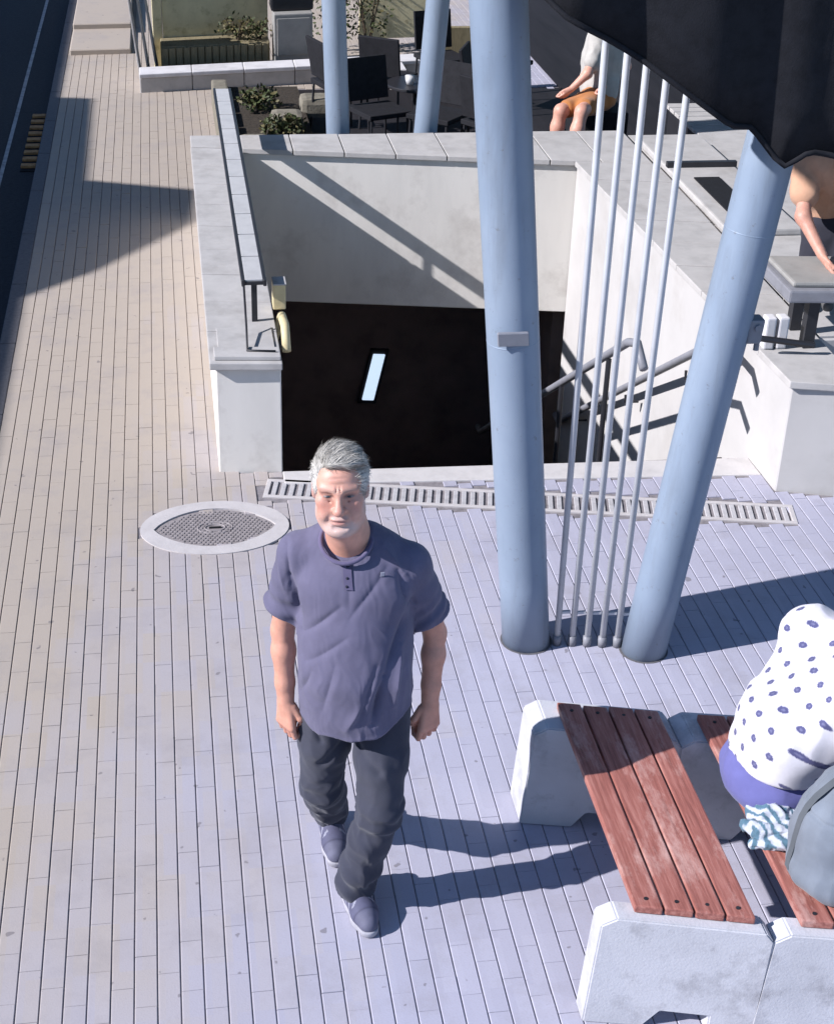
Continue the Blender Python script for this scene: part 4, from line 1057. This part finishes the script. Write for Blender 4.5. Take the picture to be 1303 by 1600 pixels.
# long low wall beyond the bed, and what stands on and behind it
lw = empty('low_wall', (1.2, 15.1, 0), 'long low pale stone wall across the back of the paving', 'wall')
for i in range(6):
    x = -.26 + i * .50; s_ = .18
    MB().hexa([(x, 14.98 + s_ * x), (x + .495, 14.98 + s_ * (x + .495)), (x + .495, 15.22 + s_ * (x + .495)), (x, 15.22 + s_ * x)], -.1, .14).obj('wall_block', MT['cap'], lw, .012, 2)
    MB().hexa([(x, 14.955 + s_ * x), (x + .495, 14.955 + s_ * (x + .495)), (x + .495, 15.24 + s_ * (x + .495)), (x, 15.24 + s_ * x)], .142, .18).obj('coping', MT['concrete'], lw, .008, 2)
pb = empty('planter_box', (.5, 15.7, 0), 'olive slatted planter box with a tall cream back panel', 'planter')
def skq(x0, x1, y0, y1, s_=.19): return [(x0, y0 + s_ * x0), (x1, y0 + s_ * x1), (x1, y1 + s_ * x1), (x0, y1 + s_ * x0)]
MB().hexa(skq(-.05, 1.03, 15.50, 15.90), 0, .30).obj('box_body', MT['olive'], pb, .008, 1)
for i in range(15): MB().hexa(skq(-.04 + i * .071, .02 + i * .071, 15.475, 15.497), .03, .29).obj('slat', MT['olive'], pb, .004, 1)
MB().hexa(skq(-.06, 1.05, 15.46, 15.50), -.02, .028).obj('plinth', MT['dark_steel'], pb)
MB().hexa(skq(-.02, 1.04, 15.905, 15.99), 0, .86).obj('back_panel', MT['cream'], pb, .008, 2)
MB().hexa(skq(-.06, 1.08, 15.89, 16.02), .862, .91).obj('top_rail', MT['dark_steel'], pb, .006, 1)
MB().hexa(skq(-.12, -.025, 15.88, 16.0), 0, .88).obj('post', MT['cream'], pb, .006, 1)
shrub('sparse dry plant growing in the olive planter box', (.72, 15.80, .28), .22, .26, 160, (MT['leaf2'], MT['leaf']), 'plants at the back')
shrub('small leafy plant at the right end of the olive planter box', (.93, 15.83, .28), .14, .20, 90, (MT['leaf'], MT['leaf2']), 'plants at the back')
cb = empty('cabinet', (1.28, 15.5, 0), 'grey metal cabinet with dark open lid beside the cream panel', 'cabinet')
MB().hexa(skq(1.07, 1.46, 15.42, 15.75), 0, .58).obj('cabinet_body', MT['cabinet'], cb, .012, 2)
MB().hexa(skq(1.05, 1.48, 15.55, 15.80), .583, .78).obj('lid', MT['dark_steel'], cb, .02, 2)
MB().hexa(skq(1.19, 1.36, 15.400, 15.418), .05, .12).obj('slot', MT['void'], cb, .003, 1)
MB().hexa(skq(1.10, 1.43, 15.405, 15.4185), .18, .54).obj('door', MT['cabinet'], cb, .003, 1)
# folded boards
for i, (x, hh, yy) in enumerate([(-.30, 1.05, 15.30), (-.22, .98, 15.45), (-.14, .86, 15.62)]):
    e = empty('leaning_board', (x, yy, 0), ['tall pale narrow board, outermost of three standing beside the planter', 'pale narrow board, middle one of three beside the planter', 'shortest pale board of three, next to the planter'][i], 'board', 'boards beside the planter')
    mb = MB().obox((x, yy, hh / 2), (.008, 0, 0), (0, .11, 0), (-.05, 0, hh / 2)); mb.obj('panel', MT['cap'], e, .003, 1)
    MB().obox((x + .012, yy, hh / 2), (.004, 0, 0), (0, .07, 0), (-.045, 0, hh / 2 * .8)).obj('inset', MT['cabinet'], e)
# low steps at the top left of the paving
for i in range(2):
    tag(MB().hexa(skq(-.98, -.36, 16.55 + i * .95, 40, .1), -.1, .055 * (i + 1)).obj('paved_step', MT['paver'], None, .01, 1), ['long low paved step at the far end of the footway', 'second low paved step beyond the first one'][i], 'step', 'far paved steps')
# cream rounded panel, grey box and dark furniture between the far columns
cp_ = empty('garden_screen', (2.45, 16.6, 0), 'cream rounded screen behind the two far columns', 'screen')
n = 24; out = [(2.05, .10)] + [(2.42 + .36 * math.cos(a), .46 + .40 * math.sin(a)) for a in [math.pi * (1 - k / n) for k in range(n + 1)]] + [(2.78, .10)]
m = MB(); k = len(out); m.add([(x, 16.5 + .1 * x, z) for x, z in out] + [(x, 16.58 + .1 * x, z) for x, z in out], [tuple(range(k)), tuple(range(k, 2 * k))[::-1]] + [(i, k + i, k + (i + 1) % k, (i + 1) % k) for i in range(k)])
m.obj('panel', MT['cream'], cp_); MB().box(2.06, 2.14, 16.74, 16.79, -.1, .3).obj('leg', MT['dark_steel'], cp_); MB().box(2.70, 2.78, 16.80, 16.85, -.1, .3).obj('leg', MT['dark_steel'], cp_)
shrub('green climbing plant against the cream rounded screen', (2.12, 16.5, .0), .26, .85, 260, (MT['leaf'], MT['leaf2']), 'plants at the back')
shrub('dark bush to the left of the cream rounded screen', (1.78, 16.6, .0), .28, .75, 380, (MT['leaf'], MT['leaf']), 'plants at the back')
gb = empty('storage_box', (2.06, 15.15, 0), 'low grey storage box between the two far columns', 'box')
MB().box(1.86, 2.30, 15.0, 15.28, 0.02, .17).obj('box_body', MT['cabinet'], gb, .01, 2); MB().box(1.85, 2.31, 14.99, 15.29, .172, .19).obj('lid', MT['concrete'], gb, .005, 1)
def chair(c, rz, label, mat):
    e = empty('cafe_chair', c, label, 'chair', 'dark chairs behind the stairwell', rz=rz)
    def ob(name, mb, mt):
        me = mb.mesh(.004, 1); o = bpy.data.objects.new(name, me); col.objects.link(o); me.materials.append(mt); o.parent = e
    ob('seat', MB().box(-.20, .20, -.20, .20, .42, .46), mat); ob('backrest', MB().obox((0, .21, .66), (.19, 0, 0), (0, .014, -.003), (0, .03, .17)), mat)
    for x in (-.17, .17):
        for y in (-.17, .18): ob('leg', MB().tube([(x, y, .42), (x * 1.1, y * 1.15, 0)], .012, 6), MT['dark_steel'])
for i, (x, y, r_, lb) in enumerate([(1.72, 12.6, .4, 'dark chair just behind the left far column'), (2.2, 12.45, -.7, 'dark chair behind the right far column'), (1.95, 13.7, 2.6, 'dark chair facing the two chairs behind the far columns'), (2.75, 13.1, 1.2, 'dark chair between the far columns and the person in orange shorts'), (2.55, 14.4, .3, 'dark chair furthest back beyond the round table'), (1.5, 13.5, 1.9, 'dark chair next to the shrubs left of the round table'), (2.62, 12.2, 2.2, 'dark chair close to the far parapet beside the thick column'), (3.1, 14.2, .8, 'dark chair beside the olive-grey panel')]):
    chair((x, y, 0), r_, lb, MT['black'])
def round_table(c, label, r=.33, h=.72, mat='grey_metal'):
    e = empty('cafe_table', c, label, 'table', 'cafe tables'); c = Vector(c)
    MB().tube([c + Vector((0, 0, h)), c + Vector((0, 0, h + .025))], r, 32).obj('table_top', MT[mat], e, .004, 1); MB().tube([c, c + Vector((0, 0, h))], .025, 12).obj('stem', MT['dark_steel'], e); MB().tube([c, c + Vector((0, 0, .02))], r * .6, 24).obj('base', MT['dark_steel'], e)
round_table((2.12, 13.15, 0), 'small dark round table among the chairs behind the far columns', .27, .5, 'dark_steel')
for i, (x, y) in enumerate([(2.05, 13.1), (2.2, 13.2)]):
    e = empty('cup', (x, y, .526), ['white cup on the left of the dark round table', 'white cup on the right of the dark round table'][i], 'cup', 'cups on the round table')
    MB().tube([(x, y, .526), (x, y, .56), (x, y, .60)], [.028, .038, .042], 14).obj('cup_body', MT['white_plastic'], e, smooth=True); MB().tube([(x + .04, y, .585), (x + .062, y, .575), (x + .06, y, .55), (x + .036, y, .545)], .006, 6).obj('handle', MT['white_plastic'], e)
gp_ = empty('wall_panel', (2.75, 14.9, 0), 'olive-grey panel standing right of the far columns', 'panel'); MB().box(2.55, 2.95, 14.86, 14.92, .05, .62).obj('panel', MT['olive'], gp_, .006, 1)
for x in (2.57, 2.93): MB().box(x - .02, x + .02, 14.93, 14.97, 0, .6).obj('post', MT['dark_steel'], gp_)

# people at the terrace
sitter('seated person in white top and orange shorts behind the stairwell', dict(
    pelvis=(3.62, 12.75, .50), ground=0, neck=(3.68, 12.85, 1.06), head=(3.66, 12.80, 1.25), facing=-2.5, hem=.05, leg=.3,
    sh=[(3.58, 12.70, .98), (3.80, 12.96, .98)], el=[(3.46, 12.56, .74), (3.86, 12.80, .74)], wr=[(3.34, 12.56, .62), (3.62, 12.60, .62)],
    hip=[(3.52, 12.62, .49), (3.62, 12.76, .49)], kn=[(3.22, 12.42, .47), (3.36, 12.28, .50)], an=[(3.16, 12.40, .09), (3.26, 12.16, .10)]),
    dict(top=(.42, .40, .37), dot=(0, 0, 0), legs=(.42, .17, .06), hair=(.03, .022, .018), shoe=(.25, .25, .25)), .009)
e = empty('stool', (3.64, 12.78, 0), 'dark block stool under the person in orange shorts', 'stool'); MB().box(3.42, 3.86, 12.58, 12.98, 0, .40).obj('seat', MT['black'], e, .02, 2)
# slatted bench on the ground beyond the right parapet
def slat_bench(label, x0, x1, y0, y1, n, zt):
    e = empty('slatted_bench', ((x0 + x1) / 2, (y0 + y1) / 2, 0), label, 'bench', 'slatted seats of the terrace')
    w_ = (y1 - y0) / n
    for i in range(n): MB().box(x0, x1, y0 + i * w_ + .012, y0 + (i + 1) * w_ - .012, zt, zt + .03).obj('slat', MT['cap'], e, .004, 1)
    for x in (x0 + .06, x1 - .06): MB().box(x - .025, x + .025, y0 + .03, y1 - .03, 0, zt - .002).obj('leg', MT['dark_steel'], e)
slat_bench('slatted seat of pale boards at the edge of the dark terrace', 4.20, 4.72, 11.6, 12.7, 8, .42)
slat_bench('slatted seat of pale boards nearer the right-leaning column', 4.65, 5.1, 9.75, 10.9, 7, .42)
tr = empty('planter_trough', (3.62, 9.6, .61), 'low pale planter trough with a dark slot on the raised bed', 'planter')
MB().box(3.45, 3.95, 8.9, 10.9, .613, .66).obj('trough', MT['cap'], tr, .012, 2); MB().box(3.56, 3.74, 9.25, 9.95, .662, .672).obj('slot', MT['void'], tr)
MB().box(3.445, 3.955, 10.2, 10.24, .662, .70).obj('divider', MT['dark_steel'], tr)
# raised seat on the right parapet with a person
rs_ = empty('parapet_bench', (3.4, 7.1, ZT + .042), 'thick grey seat on dark steel legs standing on the right parapet', 'bench')
MB().hexa([(3.10, 7.02), (4.0, 6.94), (4.0, 7.42), (3.10, 7.50)], .93, 1.0).obj('seat', MT['grey_metal'], rs_, .012, 2)
MB().hexa([(3.13, 7.06), (3.97, 6.98), (3.97, 7.38), (3.13, 7.46)], 1.002, 1.03).obj('cushion', MT['cabinet'], rs_, .012, 2)
for x, y in ((3.28, 7.12), (3.30, 7.36)): MB().box(x - .03, x + .03, y - .03, y + .03, ZT + .045, .928).obj('leg', MT['dark_steel'], rs_)
MB().tube([(2.98, 7.02, .74), (3.27, 7.00, .70)], .018, 8).obj('foot_bar', MT['dark_steel'], rs_)
for x in (3.06, 3.13): MB().box(x - .028, x + .028, 7.09, 7.16, ZT + .043, .82).obj('bracket', MT['concrete'], rs_, .01, 2)
rb_ = empty('raised_bed', (4, 9, 0), 'broad pale raised bed behind the right parapet and its seat', 'planter'); MB().box(3.43, 4.6, 7.3, 11.2, -.1, .60).obj('bed_body', MT['cap'], rb_, .01, 1); MB().box(3.44, 4.59, 7.31, 11.19, .602, .612).obj('top_slab', MT['cap'], rb_)
sitter('person in a yellow-orange top leaning over the raised seat', dict(
    pelvis=(3.62, 7.75, 1.10), ground=.62, neck=(3.50, 7.62, 1.60), head=(3.50, 7.56, 1.80), facing=-2.0, hem=.03,
    sh=[(3.64, 7.56, 1.52), (3.38, 7.72, 1.50)], el=[(3.60, 7.36, 1.26), (3.30, 7.46, 1.24)], wr=[(3.50, 7.24, 1.09), (3.36, 7.28, 1.09)],
    hip=[(3.66, 7.66, 1.08), (3.54, 7.72, 1.08)], kn=[(3.60, 7.55, .86), (3.46, 7.60, .86)], an=[(3.66, 7.75, .72), (3.52, 7.80, .72)], skin=(.52, .27, .20)),
    dict(top=(.50, .29, .19), dot=(0, 0, 0), legs=(.03, .03, .04), hair=(.03, .02, .016), shoe=(.1, .1, .1)), .008)
# dark terrace furniture in the shade
for i, (x, y, lb) in enumerate([(5.6, 12.6, 'dark terrace table nearest the slatted seats'), (5.4, 15.0, 'dark terrace table in the deep shade, middle one'), (6.9, 13.6, 'dark terrace table at the far right in the shade')]):
    e = empty('terrace_table', (x, y, 0), lb, 'table', 'dark terrace tables')
    MB().box(x - .35, x + .35, y - .35, y + .35, .70, .74).obj('table_top', MT['black'], e, .006, 1); MB().box(x - .05, x + .05, y - .05, y + .05, 0, .698).obj('stem', MT['dark_steel'], e); MB().box(x - .36, x - .33, y - .33, y + .1, .742, .75).obj('edge_strip', MT['rail_plate'], e)
